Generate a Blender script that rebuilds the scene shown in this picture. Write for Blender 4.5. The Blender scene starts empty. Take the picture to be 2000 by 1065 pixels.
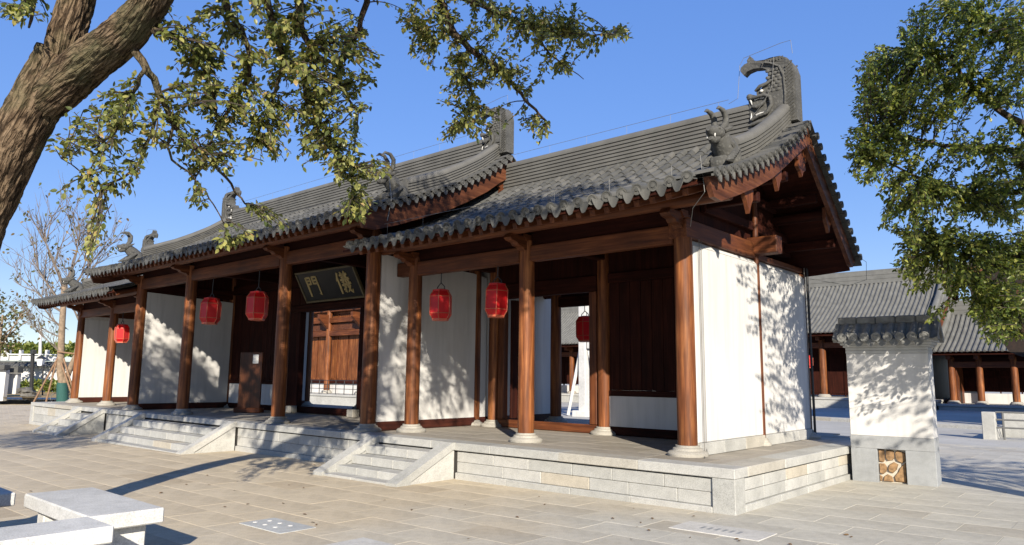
import bpy, math, random
from mathutils import Vector, Matrix, noise, Euler
random.seed(7)
R = random.Random(11)
scene = bpy.context.scene
COL = scene.collection

# ------------------------------------------------------------------ camera, sky, sun, exposure
F_PX, YAW, PITCH, ROLL = 1412.83, 0.7207, 0.1438, 0.0108
CAM = Vector((17.649, -8.738, 1.6))
fw = Vector((-math.sin(YAW)*math.cos(PITCH), math.cos(YAW)*math.cos(PITCH), math.sin(PITCH)))
rt0 = Vector((math.cos(YAW), math.sin(YAW), 0)); up0 = rt0.cross(fw)
RT = rt0*math.cos(ROLL)+up0*math.sin(ROLL); UP = -rt0*math.sin(ROLL)+up0*math.cos(ROLL)
cam_d = bpy.data.cameras.new('camera'); cam = bpy.data.objects.new('camera', cam_d); COL.objects.link(cam)
cam_d.sensor_width = 36; cam_d.lens = F_PX/2000*36; cam_d.clip_start = 0.1; cam_d.clip_end = 3000
cam.matrix_world = Matrix(((RT.x, UP.x, -fw.x, CAM.x), (RT.y, UP.y, -fw.y, CAM.y), (RT.z, UP.z, -fw.z, CAM.z), (0, 0, 0, 1)))
scene.camera = cam
SUN_TO = Vector((1.14, -1.0, 0.65)).normalized()
sun_el = math.asin(SUN_TO.z); sun_az = math.atan2(SUN_TO.x, SUN_TO.y)
world = bpy.data.worlds.new('World'); scene.world = world; world.use_nodes = True
wn = world.node_tree
bg = wn.nodes['Background']; sky = wn.nodes.new('ShaderNodeTexSky'); sky.sky_type = 'NISHITA'
sky.sun_disc = False; sky.sun_elevation = sun_el; sky.sun_rotation = sun_az
sky.air_density = 1.0; sky.dust_density = 0.0; sky.ozone_density = 6; sky.altitude = 50
gm = wn.nodes.new('ShaderNodeGamma'); gm.inputs[1].default_value = 0.36
hs = wn.nodes.new('ShaderNodeHueSaturation'); hs.inputs['Saturation'].default_value = 1.88; hs.inputs['Hue'].default_value = .528; hs.inputs['Value'].default_value = 1.74
wn.links.new(sky.outputs[0], gm.inputs[0]); wn.links.new(gm.outputs[0], hs.inputs['Color']); wn.links.new(hs.outputs[0], bg.inputs[0]); bg.inputs[1].default_value = 0.148
sd = bpy.data.lights.new('sun', 'SUN'); sun = bpy.data.objects.new('sun', sd); COL.objects.link(sun)
sd.energy = 5.0; sd.angle = math.radians(0.5); sd.color = (1.0, 0.91, 0.77)
sun.rotation_euler = (-SUN_TO).to_track_quat('-Z', 'Y').to_euler()
vs = scene.view_settings
vs.view_transform = 'Standard'; vs.look = 'None'; vs.exposure = 0.95; vs.gamma = 1; vs.use_curve_mapping = False
scene.cycles.max_bounces = 6; scene.cycles.diffuse_bounces = 3; scene.cycles.transparent_max_bounces = 8

def W(u, v, d):            # a point of the place seen at photo position (u, v), d metres deep
    return CAM + (fw + RT*((u-1000)/F_PX) - UP*((v-532.5)/F_PX))*d
def proj(p):
    q = Vector(p)-CAM; z = q.dot(fw)
    return (1000+F_PX*q.dot(RT)/z, 532.5-F_PX*q.dot(UP)/z, z) if z > 0.05 else (0, 0, -1)
def zg(x): return 0.009*x-0.173     # the plaza drains towards its far end

# ------------------------------------------------------------------ materials
class NT:
    def __init__(s, name):
        s.m = bpy.data.materials.new(name); s.m.use_nodes = True; s.t = s.m.node_tree
        s.b = s.t.nodes['Principled BSDF']; s.out = s.t.nodes['Material Output']
    def n(s, ty, **kw):
        x = s.t.nodes.new(ty)
        for k, v in kw.items():
            if k in x.inputs.keys(): x.inputs[k].default_value = v
            else: setattr(x, k, v)
        return x
    def l(s, a, b): s.t.links.new(a, b)
    def coord(s, scale=(1, 1, 1), kind='Object'):
        tc = s.n('ShaderNodeTexCoord'); mp = s.n('ShaderNodeMapping'); mp.inputs['Scale'].default_value = scale
        s.l(tc.outputs[kind], mp.inputs[0]); return mp.outputs[0]
    def noise(s, co, scale, detail=4, rough=.55):
        x = s.n('ShaderNodeTexNoise', Scale=scale, Detail=detail, Roughness=rough); s.l(co, x.inputs['Vector']); return x.outputs[0]
    def ramp(s, f, *stops):
        x = s.n('ShaderNodeValToRGB'); e = x.color_ramp.elements
        while len(e) < len(stops): e.new(.5)
        for i, (p, c) in enumerate(stops):
            e[i].position = p; e[i].color = (c, c, c, 1) if isinstance(c, (int, float)) else (*c, 1)
        s.l(f, x.inputs[0]); return x.outputs[0]
    def mix(s, a, b, f, mode='MIX'):
        x = s.n('ShaderNodeMix'); x.data_type = 'RGBA'; x.blend_type = mode
        for i, v in ((0, f), (6, a), (7, b)):
            if hasattr(v, 'is_linked'): s.l(v, x.inputs[i])
            else: x.inputs[i].default_value = v if i == 0 else (*v, 1)
        return x.outputs[2]
    def isl(s): return s.n('ShaderNodeNewGeometry').outputs['Random Per Island']
    def rnd(s): return s.n('ShaderNodeObjectInfo').outputs['Random']
    def bump(s, h, strength=.3, dist=.02):
        x = s.n('ShaderNodeBump', Strength=strength, Distance=dist); s.l(h, x.inputs['Height']); s.l(x.outputs[0], s.b.inputs['Normal'])
    def col(s, c): s.l(c, s.b.inputs['Base Color']); return s
    def add(s, a, b):
        x = s.n('ShaderNodeMath', operation='ADD'); x.use_clamp = False
        s.l(a, x.inputs[0]); s.l(b, x.inputs[1]); return x.outputs[0]
    def frac(s, a, b):
        x = s.n('ShaderNodeMath', operation='ADD'); s.l(a, x.inputs[0]); s.l(b, x.inputs[1])
        y = s.n('ShaderNodeMath', operation='FRACT'); s.l(x.outputs[0], y.inputs[0]); return y.outputs[0]

def wood(name, axis, c0, c1, c2, rough=.55, spec=.25):
    k = NT(name); sc = [9, 9, 9]; sc[axis] = .55
    off = k.n('ShaderNodeMath', operation='MULTIPLY'); off.inputs[1].default_value = 83.0; k.l(k.rnd(), off.inputs[0])
    def shift(c):      # every timber has its own grain
        v = k.n('ShaderNodeVectorMath', operation='ADD'); k.l(c, v.inputs[0]); k.l(off.outputs[0], v.inputs[1]); return v.outputs[0]
    co = shift(k.coord(tuple(sc))); a = k.noise(co, 1.6, 6, .62)
    sc2 = [38, 38, 38]; sc2[axis] = 1.2
    b = k.noise(shift(k.coord(tuple(sc2))), 1.3, 3, .6)
    c = k.ramp(a, (.28, c0), (.5, c1), (.72, c2))
    c = k.mix(c, k.ramp(b, (.35, .45), (.6, 1.0)), .5, 'MULTIPLY')
    big = k.noise(shift(k.coord()), 1.1, 4)
    c = k.mix(c, k.ramp(big, (.3, .5), (.7, 1.15)), .8, 'MULTIPLY')
    k.col(c); k.b.inputs['Roughness'].default_value = rough; k.b.inputs['Specular IOR Level'].default_value = spec
    k.bump(b, .3, .007); return k.m
WC = ((.055, .016, .007), (.115, .035, .0125), (.195, .066, .022))
W_SHADE = ((.016, .004, .0025), (.032, .0072, .004), (.052, .0125, .006))  # dark wood of recessed timbers, deepened so the colour carries their shade
W_LIT = ((.055, .017, .007), (.165, .053, .017), (.35, .135, .043))  # lighter copy of the timber for columns, sunlight put into its tone
lit_col_wood = wood('lit_column_wood', 2, *W_LIT); verge_wood = wood('bargeboard_wood', 1, (.04, .014, .008), (.10, .034, .016), (.18, .07, .032))
wood_x = wood('wood_along_x', 0, *WC); wood_y = wood('wood_along_y', 1, *WC); wood_z = wood('wood_upright', 2, *WC)
skirt_wood = wood('skirting_wood', 1, (.03, .008, .005), (.055, .014, .008), (.085, .024, .013))
shade_dark_x = wood('shade_dark_wood_along_x', 0, *W_SHADE, .75, .12); shade_dark_y = wood('shade_dark_wood_along_y', 1, *W_SHADE, .75, .12); shade_dark_z = wood('shade_dark_wood_upright', 2, *W_SHADE, .75, .12)

def tile_mat():
    k = NT('grey_roof_tile'); co = k.coord()
    a = k.noise(co, 3.0, 5); b = k.noise(co, 45, 4, .65)
    base = k.ramp(k.frac(k.isl(), k.rnd()), (0, (.055, .056, .053)), (.5, (.073, .073, .068)), (1, (.098, .096, .088)))
    c = k.mix(base, k.ramp(a, (.3, .62), (.7, 1.15)), .75, 'MULTIPLY')
    c = k.mix(c, (.15, .148, .13), k.ramp(b, (.55, 0), (.8, .45)))
    k.col(c); k.b.inputs['Roughness'].default_value = .72; k.b.inputs['Specular IOR Level'].default_value = .35
    k.bump(b, .35, .008); return k.m
tile = tile_mat()
def ridge_mat():
    k = NT('grey_ridge_brick'); co = k.coord(); a = k.noise(co, 2.2, 5); b = k.noise(co, 60, 3, .6)
    c = k.mix((.092, .090, .082), k.ramp(a, (.3, .7), (.7, 1.15)), .8, 'MULTIPLY')
    c = k.mix(c, (.15, .145, .13), k.ramp(b, (.5, 0), (.8, .4)))
    k.col(c); k.b.inputs['Roughness'].default_value = .8; k.bump(b, .3, .006); return k.m
ridge_m = ridge_mat()
def carved_mat():
    k = NT('carved_grey_brick'); co = k.coord(); a = k.noise(co, 3.5, 5); b = k.noise(co, 70, 3, .6)
    v = k.n('ShaderNodeTexVoronoi', Scale=17.0); k.l(co, v.inputs['Vector'])
    c = k.mix((.088, .087, .08), k.ramp(a, (.3, .6), (.7, 1.2)), .85, 'MULTIPLY')
    c = k.mix(c, (.15, .147, .13), k.ramp(b, (.55, 0), (.8, .5)))
    c = k.mix(c, k.ramp(v.outputs['Distance'], (.1, 1.1), (.5, .55)), .6, 'MULTIPLY')
    k.col(c); k.b.inputs['Roughness'].default_value = .85
    k.bump(k.add(k.ramp(v.outputs['Distance'], (0, 1), (.5, 0)), b), .45, .012); return k.m
carved_m = carved_mat()

def plaster(name, c=(.525, .517, .50)):
    k = NT(name); co = k.coord(); a = k.noise(co, .8, 5); b = k.noise(co, 90, 3, .6); st = k.noise(k.coord((5, 5, .35)), 1.2, 5)
    cc = k.mix(c, k.ramp(a, (.3, .90), (.65, 1.0)), 1, 'MULTIPLY')
    cc = k.mix(cc, k.ramp(st, (.28, .80), (.52, 1.0)), .85, 'MULTIPLY')
    k.col(cc); k.b.inputs['Roughness'].default_value = .9; k.b.inputs['Specular IOR Level'].default_value = .15
    k.bump(k.add(b, a), .12, .008); return k.m
white = plaster('white_plaster')

def granite(name, c0, c1, warm, speck=.5, rough=.75, isl=True):
    k = NT(name); co = k.coord()
    r = k.frac(k.isl(), k.rnd()) if isl else k.rnd()
    base = k.ramp(r, (0, c0), (.55, c1), (.9, c0), (1, warm))
    a = k.noise(co, 1.1, 5); b = k.noise(co, 70, 3, .7); d = k.noise(co, 9, 4)
    c = k.mix(base, k.ramp(a, (.3, .78), (.68, 1.08)), .8, 'MULTIPLY')
    c = k.mix(c, k.ramp(b, (.34, .45), (.52, 1.0), (.72, 1.22)), speck, 'MULTIPLY')
    c = k.mix(c, k.ramp(d, (.3, .85), (.6, 1.03)), .7, 'MULTIPLY')
    k.col(c); k.b.inputs['Roughness'].default_value = rough; k.b.inputs['Specular IOR Level'].default_value = .3
    k.bump(b, .15, .004); return k.m
stone = granite('platform_granite', (.34, .34, .32), (.41, .405, .38), (.40, .36, .29))
stone_base = granite('column_base_stone', (.30, .285, .25), (.335, .315, .275), (.31, .28, .23), .5)
bench_m = granite('bench_granite', (.50, .50, .485), (.54, .54, .525), (.5, .49, .46), .5)
paving = granite('paving_stone', (.415, .395, .34), (.46, .44, .38), (.375, .345, .285), .35, .8)
def warm_zone(m):
    # the older slabs nearer the benches are buff, those by the corner grey
    t = m.node_tree; b = t.nodes['Principled BSDF']; src = b.inputs['Base Color'].links[0].from_socket
    g = t.nodes.new('ShaderNodeNewGeometry'); nz = t.nodes.new('ShaderNodeTexNoise'); nz.inputs['Scale'].default_value = .5; t.links.new(g.outputs['Position'], nz.inputs['Vector'])
    sx = t.nodes.new('ShaderNodeSeparateXYZ'); t.links.new(g.outputs['Position'], sx.inputs[0])
    ma = t.nodes.new('ShaderNodeMath'); ma.operation = 'MULTIPLY_ADD'; ma.inputs[1].default_value = 7.0; t.links.new(nz.outputs[0], ma.inputs[0]); t.links.new(sx.outputs[0], ma.inputs[2])
    mr = t.nodes.new('ShaderNodeMapRange'); mr.inputs[1].default_value = 13.5; mr.inputs[2].default_value = 17.5; mr.inputs[3].default_value = 1; mr.inputs[4].default_value = 0; t.links.new(ma.outputs[0], mr.inputs[0])
    mx = t.nodes.new('ShaderNodeMix'); mx.data_type = 'RGBA'; mx.blend_type = 'MULTIPLY'; mx.inputs[7].default_value = (1.12, 1.0, .84, 1)
    t.links.new(mr.outputs[0], mx.inputs[0]); t.links.new(src, mx.inputs[6]); t.links.new(mx.outputs[2], b.inputs['Base Color'])
warm_zone(paving)
floor_m = granite('platform_floor_stone', (.28, .255, .215), (.315, .285, .24), (.27, .24, .195), .3, .7)
pale = granite('pale_slab', (.50, .49, .455), (.52, .505, .47), (.5, .475, .43), .3)
greybrick = granite('grey_render', (.25, .262, .27), (.275, .283, .29), (.27, .27, .265), .4)

def ground_mat():
    k = NT('plaza_ground'); co = k.coord()
    br = k.n('ShaderNodeTexBrick', Scale=1.0); br.inputs['Color1'].default_value = (.365, .355, .32, 1)
    br.inputs['Color2'].default_value = (.395, .385, .35, 1); br.inputs['Mortar'].default_value = (.29, .28, .25, 1)
    br.inputs['Mortar Size'].default_value = .006; br.inputs['Brick Width'].default_value = .9; br.inputs['Row Height'].default_value = .55
    k.l(co, br.inputs['Vector'])
    a = k.noise(co, .35, 5); b = k.noise(co, 30, 3)
    c = k.mix(br.outputs[0], k.ramp(a, (.3, .8), (.7, 1.08)), .8, 'MULTIPLY')
    c = k.mix(c, k.ramp(b, (.3, .8), (.6, 1.05)), .5, 'MULTIPLY')
    k.col(c); k.b.inputs['Roughness'].default_value = .85; k.bump(b, .15, .01); return k.m
ground_m = ground_mat()

def flat(name, c, rough=.6, metal=0.0, nz=0.0, scale=20, spec=.4):
    k = NT(name)
    if nz:
        a = k.noise(k.coord(), scale, 4)
        k.col(k.mix(c, k.ramp(a, (.3, 1-nz), (.7, 1+nz*.6)), 1, 'MULTIPLY')); k.bump(a, .2, .01)
    else: k.b.inputs['Base Color'].default_value = (*c, 1)
    k.b.inputs['Roughness'].default_value = rough; k.b.inputs['Metallic'].default_value = metal
    k.b.inputs['Specular IOR Level'].default_value = spec
    return k.m
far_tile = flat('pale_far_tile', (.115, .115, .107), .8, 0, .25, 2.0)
black_lacquer = flat('black_lacquer', (.006, .0065, .006), .32, 0, .3, 3, .25)
gold = flat('gold_paint', (.42, .33, .14), .5, .1, .2, 12); dull_gold = flat('dull_gold_border', (.12, .098, .05), .5, .1, .3, 12)
wire_m = flat('galvanised_wire', (.13, .13, .125), .6, .2)
conduit_m = flat('grey_conduit', (.12, .11, .10), .6)
dark_metal = flat('dark_metal', (.03, .03, .032), .5, .3)
joint_m = flat('dark_joint', (.035, .033, .03), .9)
mortar_m = flat('pale_mortar', (.43, .39, .32), .9, 0, .15)
rock_m = flat('ochre_stone', (.24, .145, .07), .8, 0, .55, 14)
paper_m = flat('white_paper', (.75, .74, .70), .7)
green_wrap = flat('green_mesh_wrap', (.018, .075, .065), .8, 0, .35, 30)
fang_m = flat('white_paint', (.55, .54, .51), .6)
grass_m = flat('dry_grass', (.30, .21, .085), .95, 0, .4, 6)
hedge_m = flat('hedge_green', (.05, .07, .025), .9, 0, .5, 12)
hill_m = flat('far_trees', (.10, .12, .10), .95, 0, .3, .2)
stake_m = flat('stake_wood', (.20, .12, .07), .8, 0, .3, 10)
soil_m = flat('soil', (.10, .07, .045), .95, 0, .4, 8)
stone_white = granite('white_marble', (.48, .48, .47), (.52, .52, .505), (.48, .465, .44), .2)

def lantern_mat():
    k = NT('red_lantern_cloth'); co = k.coord((60, 60, 4)); a = k.noise(co, 1, 2)
    k.col(k.mix((.60, .010, .014), k.ramp(a, (.3, .8), (.7, 1.1)), 1, 'MULTIPLY'))
    k.b.inputs['Roughness'].default_value = .38; k.b.inputs['Sheen Weight'].default_value = .2
    tr = k.n('ShaderNodeBsdfTranslucent'); tr.inputs[0].default_value = (.8, .02, .02, 1)
    mx = k.n('ShaderNodeMixShader'); mx.inputs[0].default_value = .45
    k.l(k.b.outputs[0], mx.inputs[1]); k.l(tr.outputs[0], mx.inputs[2]); k.l(mx.outputs[0], k.out.inputs[0]); return k.m
lantern_red = lantern_mat()
lantern_trim = flat('lantern_trim', (.45, .10, .05), .45)

def leaf_mat(name, stops, tr=.35):
    k = NT(name)
    c = k.ramp(k.frac(k.isl(), k.rnd()), *stops)
    k.col(c); k.b.inputs['Roughness'].default_value = .42; k.b.inputs['Specular IOR Level'].default_value = .45
    t = k.n('ShaderNodeBsdfTranslucent')
    k.l(k.mix(c, (1.5, 1.5, .55), 1, 'MULTIPLY'), t.inputs[0])
    mx = k.n('ShaderNodeMixShader'); mx.inputs[0].default_value = tr
    k.l(k.b.outputs[0], mx.inputs[1]); k.l(t.outputs[0], mx.inputs[2]); k.l(mx.outputs[0], k.out.inputs[0]); return k.m
leaf_a = leaf_mat('camphor_leaf', ((0, (.055, .075, .022)), (.3, (.11, .13, .036)), (.65, (.20, .205, .06)), (.92, (.31, .295, .095)), (1, (.30, .20, .08))))
leaf_b = leaf_mat('evergreen_leaf', ((0, (.045, .07, .018)), (.4, (.10, .135, .028)), (.75, (.19, .22, .048)), (1, (.31, .31, .08))))
leaf_c = leaf_mat('autumn_leaf', ((0, (.16, .10, .05)), (.5, (.13, .12, .05)), (1, (.09, .11, .04))))

def bark_mat(name, c0, c1, sc=1.0, grain=False):
    k = NT(name); co = k.coord((26*sc, 26*sc, 7*sc))
    if grain:
        at = k.n('ShaderNodeAttribute'); at.attribute_name = 'grain'; mp = k.n('ShaderNodeMapping'); mp.inputs['Scale'].default_value = (26, 26, 4.5)
        k.l(at.outputs['Vector'], mp.inputs[0]); co = mp.outputs[0]
    def fold(sc, det):
        x = k.noise(co, sc, det, .5); y = k.n('ShaderNodeMath', operation='SUBTRACT'); y.inputs[1].default_value = .5; k.l(x, y.inputs[0])
        z = k.n('ShaderNodeMath', operation='ABSOLUTE'); k.l(y.outputs[0], z.inputs[0]); w = k.n('ShaderNodeMath', operation='MULTIPLY'); w.inputs[1].default_value = 2.0; k.l(z.outputs[0], w.inputs[0]); return w.outputs[0]
    f1 = fold(.42, 3); f2 = fold(1.15, 2)
    mn = k.n('ShaderNodeMath', operation='MULTIPLY'); k.l(k.ramp(f1, (0, .15), (.12, 1)), mn.inputs[0]); k.l(k.ramp(f2, (0, .45), (.16, 1)), mn.inputs[1]); h = mn.outputs[0]
    a = k.noise(k.coord(), 26, 5, .65); big = k.noise(k.coord(), 2.6, 4)
    c = k.ramp(h, (.05, tuple(x*.22 for x in c0)), (.45, c0), (1.0, c1))
    c = k.mix(c, k.ramp(a, (.3, .55), (.7, 1.2)), .8, 'MULTIPLY')
    c = k.mix(c, (.085, .085, .045), k.ramp(big, (.48, 0), (.68, .6)))
    k.col(c); k.b.inputs['Roughness'].default_value = .92; k.b.inputs['Specular IOR Level'].default_value = .15
    k.bump(k.add(h, a), .9, .02); return k.m
bark = bark_mat('camphor_bark', (.06, .042, .027), (.10, .072, .047))
twig_m = flat('twig', (.05, .038, .027), .85, 0, .3, 30)
bare_bark = flat('pale_bark', (.21, .155, .105), .85, 0, .35, 6)

# ------------------------------------------------------------------ mesh builder
class MB:
    def __init__(s): s.v = []; s.f = []; s.mi = []; s.m = 0
    def poly(s, idx): s.f.append(tuple(idx)); s.mi.append(s.m)
    def box(s, x0, x1, y0, y1, z0, z1, c=0.0, mat=None):
        b = len(s.v)
        if c <= 0:
            P = [(x, y, z) for z in (z0, z1) for y in (y0, y1) for x in (x0, x1)]
            F = [(0, 2, 3, 1), (4, 5, 7, 6), (0, 1, 5, 4), (2, 6, 7, 3), (0, 4, 6, 2), (1, 3, 7, 5)]
        else:
            lo = (x0, y0, z0); hi = (x1, y1, z1); P = []; ix = {}
            for sx in (0, 1):
                for sy in (0, 1):
                    for sz in (0, 1):
                        sg = (sx, sy, sz)
                        for a in range(3):
                            p = []
                            for i in range(3):
                                e = hi[i] if sg[i] else lo[i]
                                if i != a: e += (-c if sg[i] else c)
                                p.append(e)
                            ix[(sg, a)] = len(P); P.append(tuple(p))
            F = []
            for a in range(3):
                o = [i for i in range(3) if i != a]
                for sv in (0, 1):
                    q = []
                    for (p0, p1) in ((0, 0), (1, 0), (1, 1), (0, 1)):
                        sg = [0, 0, 0]; sg[a] = sv; sg[o[0]] = p0; sg[o[1]] = p1; q.append(ix[(tuple(sg), a)])
                    flip = (sv == 1) != (a == 1)
                    F.append(tuple(q) if flip else tuple(q[::-1]))
            for a in range(3):
                o = [i for i in range(3) if i != a]
                for p0 in (0, 1):
                    for p1 in (0, 1):
                        s0 = [0, 0, 0]; s0[o[0]] = p0; s0[o[1]] = p1; s1 = list(s0); s1[a] = 1
                        F.append((ix[(tuple(s0), o[0])], ix[(tuple(s1), o[0])], ix[(tuple(s1), o[1])], ix[(tuple(s0), o[1])]))
            for sx in (0, 1):
                for sy in (0, 1):
                    for sz in (0, 1):
                        F.append(tuple(ix[((sx, sy, sz), a)] for a in range(3)))
        if mat is not None: P = [tuple(mat @ Vector(p)) for p in P]
        s.v += P
        for f in F: s.poly([b+i for i in f])
        return s
    def sheet(s, rows):       # rows of points -> quads
        b = len(s.v); n = len(rows[0])
        for r in rows: s.v += [tuple(p) for p in r]
        for i in range(len(rows)-1):
            for j in range(n-1): s.poly((b+i*n+j, b+i*n+j+1, b+(i+1)*n+j+1, b+(i+1)*n+j))
        return s
    def tube(s, pts, rad, n=8, cap=True, sy=1.0):
        pts = [Vector(p) for p in pts]; b = len(s.v); m = len(pts)
        if not hasattr(rad, '__len__'): rad = [rad]*m
        t0 = (pts[1]-pts[0]).normalized(); ref = Vector((0, 0, 1)) if abs(t0.z) < .9 else Vector((0, 1, 0))
        nx = t0.cross(ref).normalized()
        for i, p in enumerate(pts):
            t = (pts[min(i+1, m-1)]-pts[max(i-1, 0)]).normalized()
            nx = (nx-t*nx.dot(t)).normalized(); ny = t.cross(nx)
            for k in range(n):
                a = 2*math.pi*k/n; s.v.append(tuple(p+(nx*math.cos(a)+ny*math.sin(a)*sy)*rad[i]))
        for i in range(m-1):
            for k in range(n):
                k2 = (k+1) % n; s.poly((b+i*n+k, b+i*n+k2, b+(i+1)*n+k2, b+(i+1)*n+k))
        if cap:
            s.poly([b+k for k in range(n)][::-1]); s.poly([b+(m-1)*n+k for k in range(n)])
        return s
    def lathe(s, prof, c=(0, 0, 0), n=20, rot=0.0):
        b = len(s.v); m = len(prof)
        for r, z in prof:
            for k in range(n):
                a = 2*math.pi*k/n+rot; s.v.append((c[0]+r*math.cos(a), c[1]+r*math.sin(a), c[2]+z))
        for i in range(m-1):
            for k in range(n):
                k2 = (k+1) % n; s.poly((b+i*n+k, b+i*n+k2, b+(i+1)*n+k2, b+(i+1)*n+k))
        s.poly([b+k for k in range(n)][::-1]); s.poly([b+(m-1)*n+k for k in range(n)]); return s
    def prism(s, poly, axis, a0, a1):     # 2D outline extruded along an axis
        b = len(s.v); n = len(poly)
        for a in (a0, a1):
            for p in poly:
                q = list(p); q.insert(axis, a); s.v.append(tuple(q))
        s.poly([b+i for i in range(n)]); s.poly([b+n+i for i in range(n)][::-1])
        for i in range(n):
            j = (i+1) % n; s.poly((b+i, b+n+i, b+n+j, b+j))
        return s
    def blob(s, c, r, n=10, m=7, jit=0.0, seed=0):
        b = len(s.v); c = Vector(c); r = r if hasattr(r, '__len__') else (r, r, r)
        for i in range(m+1):
            th = math.pi*i/m
            for k in range(n):
                ph = 2*math.pi*k/n; d = Vector((math.sin(th)*math.cos(ph), math.sin(th)*math.sin(ph), math.cos(th)))
                q = 1+jit*noise.noise(d*2.3+Vector((seed, seed*.7, 0))); s.v.append((c.x+d.x*r[0]*q, c.y+d.y*r[1]*q, c.z+d.z*r[2]*q))
        for i in range(m):
            for k in range(n):
                k2 = (k+1) % n; s.poly((b+i*n+k, b+i*n+k2, b+(i+1)*n+k2, b+(i+1)*n+k))
        return s
    def mesh(s, name, mats, smooth=False, auto=None):
        me = bpy.data.meshes.new(name); me.from_pydata(s.v, [], s.f)
        for m in (mats if isinstance(mats, (list, tuple)) else [mats]): me.materials.append(m)
        if any(s.mi): me.polygons.foreach_set('material_index', s.mi)
        import bmesh
        bm = bmesh.new(); bm.from_mesh(me); bmesh.ops.recalc_face_normals(bm, faces=bm.faces)
        if smooth:
            lim = math.radians(auto if auto else 180)
            for f in bm.faces: f.smooth = True
            if auto:
                for e in bm.edges:
                    if len(e.link_faces) == 2 and e.calc_face_angle(0) > lim: e.smooth = False
        bm.to_mesh(me); bm.free(); return me

WL = {}
def link(name, me, parent=None, loc=(0, 0, 0), rot=None, scale=None, stuff=False, label=None):
    o = bpy.data.objects.new(name, me); COL.objects.link(o)
    loc = Vector(loc); WL[o.name] = loc
    if parent is not None:
        o.parent = parent; o.location = loc-WL[parent.name]
    else: o.location = loc
    if rot is not None: o.rotation_euler = rot
    if scale is not None: o.scale = scale
    if stuff: o['kind'] = 'stuff'
    if label: o['label'] = label
    return o
def part(name, mb, mats, parent, smooth=False, auto=None, loc=None, **kw):
    # the mesh is given in world coordinates; its origin moves to loc (or the parent's place)
    base = Vector(loc) if loc is not None else (WL[parent.name] if parent is not None else Vector((0, 0, 0)))
    mb.v = [(p[0]-base.x, p[1]-base.y, p[2]-base.z) for p in mb.v]
    return link(name, mb.mesh(name, mats, smooth, auto), parent, base, **kw)
def thing(name, label, cat, loc=(0, 0, 0), group=None):
    o = link(name, None, None, loc); o['label'] = label; o['category'] = cat
    if group: o['group'] = group
    return o
def tag(o, label, cat, group=None):
    o['label'] = label; o['category'] = cat
    if group: o['group'] = group
    return o
def structure(name, mb, mats, **kw):
    o = part(name, mb, mats, None, **kw); o['kind'] = 'structure'; return o
def lerp_profile(prof, y):
    if y <= prof[0][0]:
        (a, b), (c, d) = prof[0], prof[1]
    elif y >= prof[-1][0]:
        (a, b), (c, d) = prof[-2], prof[-1]
    else:
        for i in range(len(prof)-1):
            if prof[i][0] <= y <= prof[i+1][0]: (a, b), (c, d) = prof[i], prof[i+1]; break
    return b+(d-b)*(y-a)/(c-a)

# ------------------------------------------------------------------ ground
def xyz_tilt(x, y, z): return (x, y, z+zg(x))
mb = MB()
xs = [-900, -300, -120, -60, -30, -15, 0, 15, 30, 60, 120, 300, 900]; ys = [-300, -60, -20, -10, 0, 10, 20, 40, 60, 120, 300, 1200]
mb.sheet([[(x, y, max(zg(max(-70, min(30, x))), -2)-.022) for x in xs] for y in ys])
ground = structure('ground', mb, ground_m)
# paving slabs in running bond; the nearest ones single, the rest joined
SLX, SLY = 0.9, 0.55
slab_me = []
for k in range(3):
    m_ = MB().box(-SLX/2+.0018, SLX/2-.0018, -SLY/2+.0018, SLY/2-.0018, -.022, 0, .0025).mesh('paving_slab', paving); slab_me.append(m_)
slabs = []
for j in range(-17, 26):
    y = j*SLY-.02
    for i in range(-46, 32):
        x = i*SLX+(.45 if j % 2 else 0)+.11
        if -13.2 < x < 13.2 and y > .3 and y < 6.8: continue
        if 8.95 < x < 11.05 and -8.35 < y < -6.15: continue
        u, v, d = proj((x, y, zg(x)))
        seen = d > 0 and -60 < u < 2060 and v < 1120
        slabs.append((not seen, d if d > 0 else 99, x, y))
slabs.sort()
for k, (_, d, x, y) in enumerate(slabs[:295]):
    link('paving_slab', slab_me[k % 3], ground, (x, y, zg(x)+R.uniform(-.0012, .0012)), (R.uniform(-.0015, .0015), -.009, 0))
mb = MB()
for (_, d, x, y) in slabs[295:]:
    z = zg(x)+R.uniform(-.002, .002)
    mb.box(x-SLX/2+.003, x+SLX/2-.003, y-SLY/2+.003, y+SLY/2-.003, z-.022, z)
part('paving_slab', mb, paving, ground, stuff=True)

# ------------------------------------------------------------------ stone platform with three stairs
HP = .5; PX = 13.67
plat = thing('stone_platform', 'long grey granite platform with three stairs under the gate hall', 'platform', (0, 3.5, 0))
part('core', MB().box(-PX+.06, PX-.06, .06, 7.1, -.4, HP-.035), joint_m, plat)
part('floor_bed', MB().box(-PX+.3, PX-.3, .3, 7.05, HP-.034, HP-.006), floor_m, plat)
# floor slabs
mb_rest = MB()
fl = MB().box(-.447, .447, -.297, .297, -.03, 0, .004).mesh('floor_slab', floor_m)
nfl = 0
for j in range(12):
    y = .4+.3+j*.6-.05
    for i in range(-15, 16):
        x = i*.9+(.45 if j % 2 else 0)
        if abs(x) > PX-.75: continue
        if y < 3.6 or x > 11 and y < 6.2:
            link('floor_slab', fl, plat, (x, y, HP+R.uniform(-.003, .001)-.001)); nfl += 1
        else: mb_rest.box(x-.447, x+.447, y-.297, y+.297, HP-.03, HP-.002)
part('floor_slab', mb_rest, floor_m, plat, stuff=True)
stairs = [(6.5, 8.75), (-3.85, 1.45), (-8.75, -6.5)]
def in_stair(x): return any(a-.02 < x < b+.02 for a, b in stairs)
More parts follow.
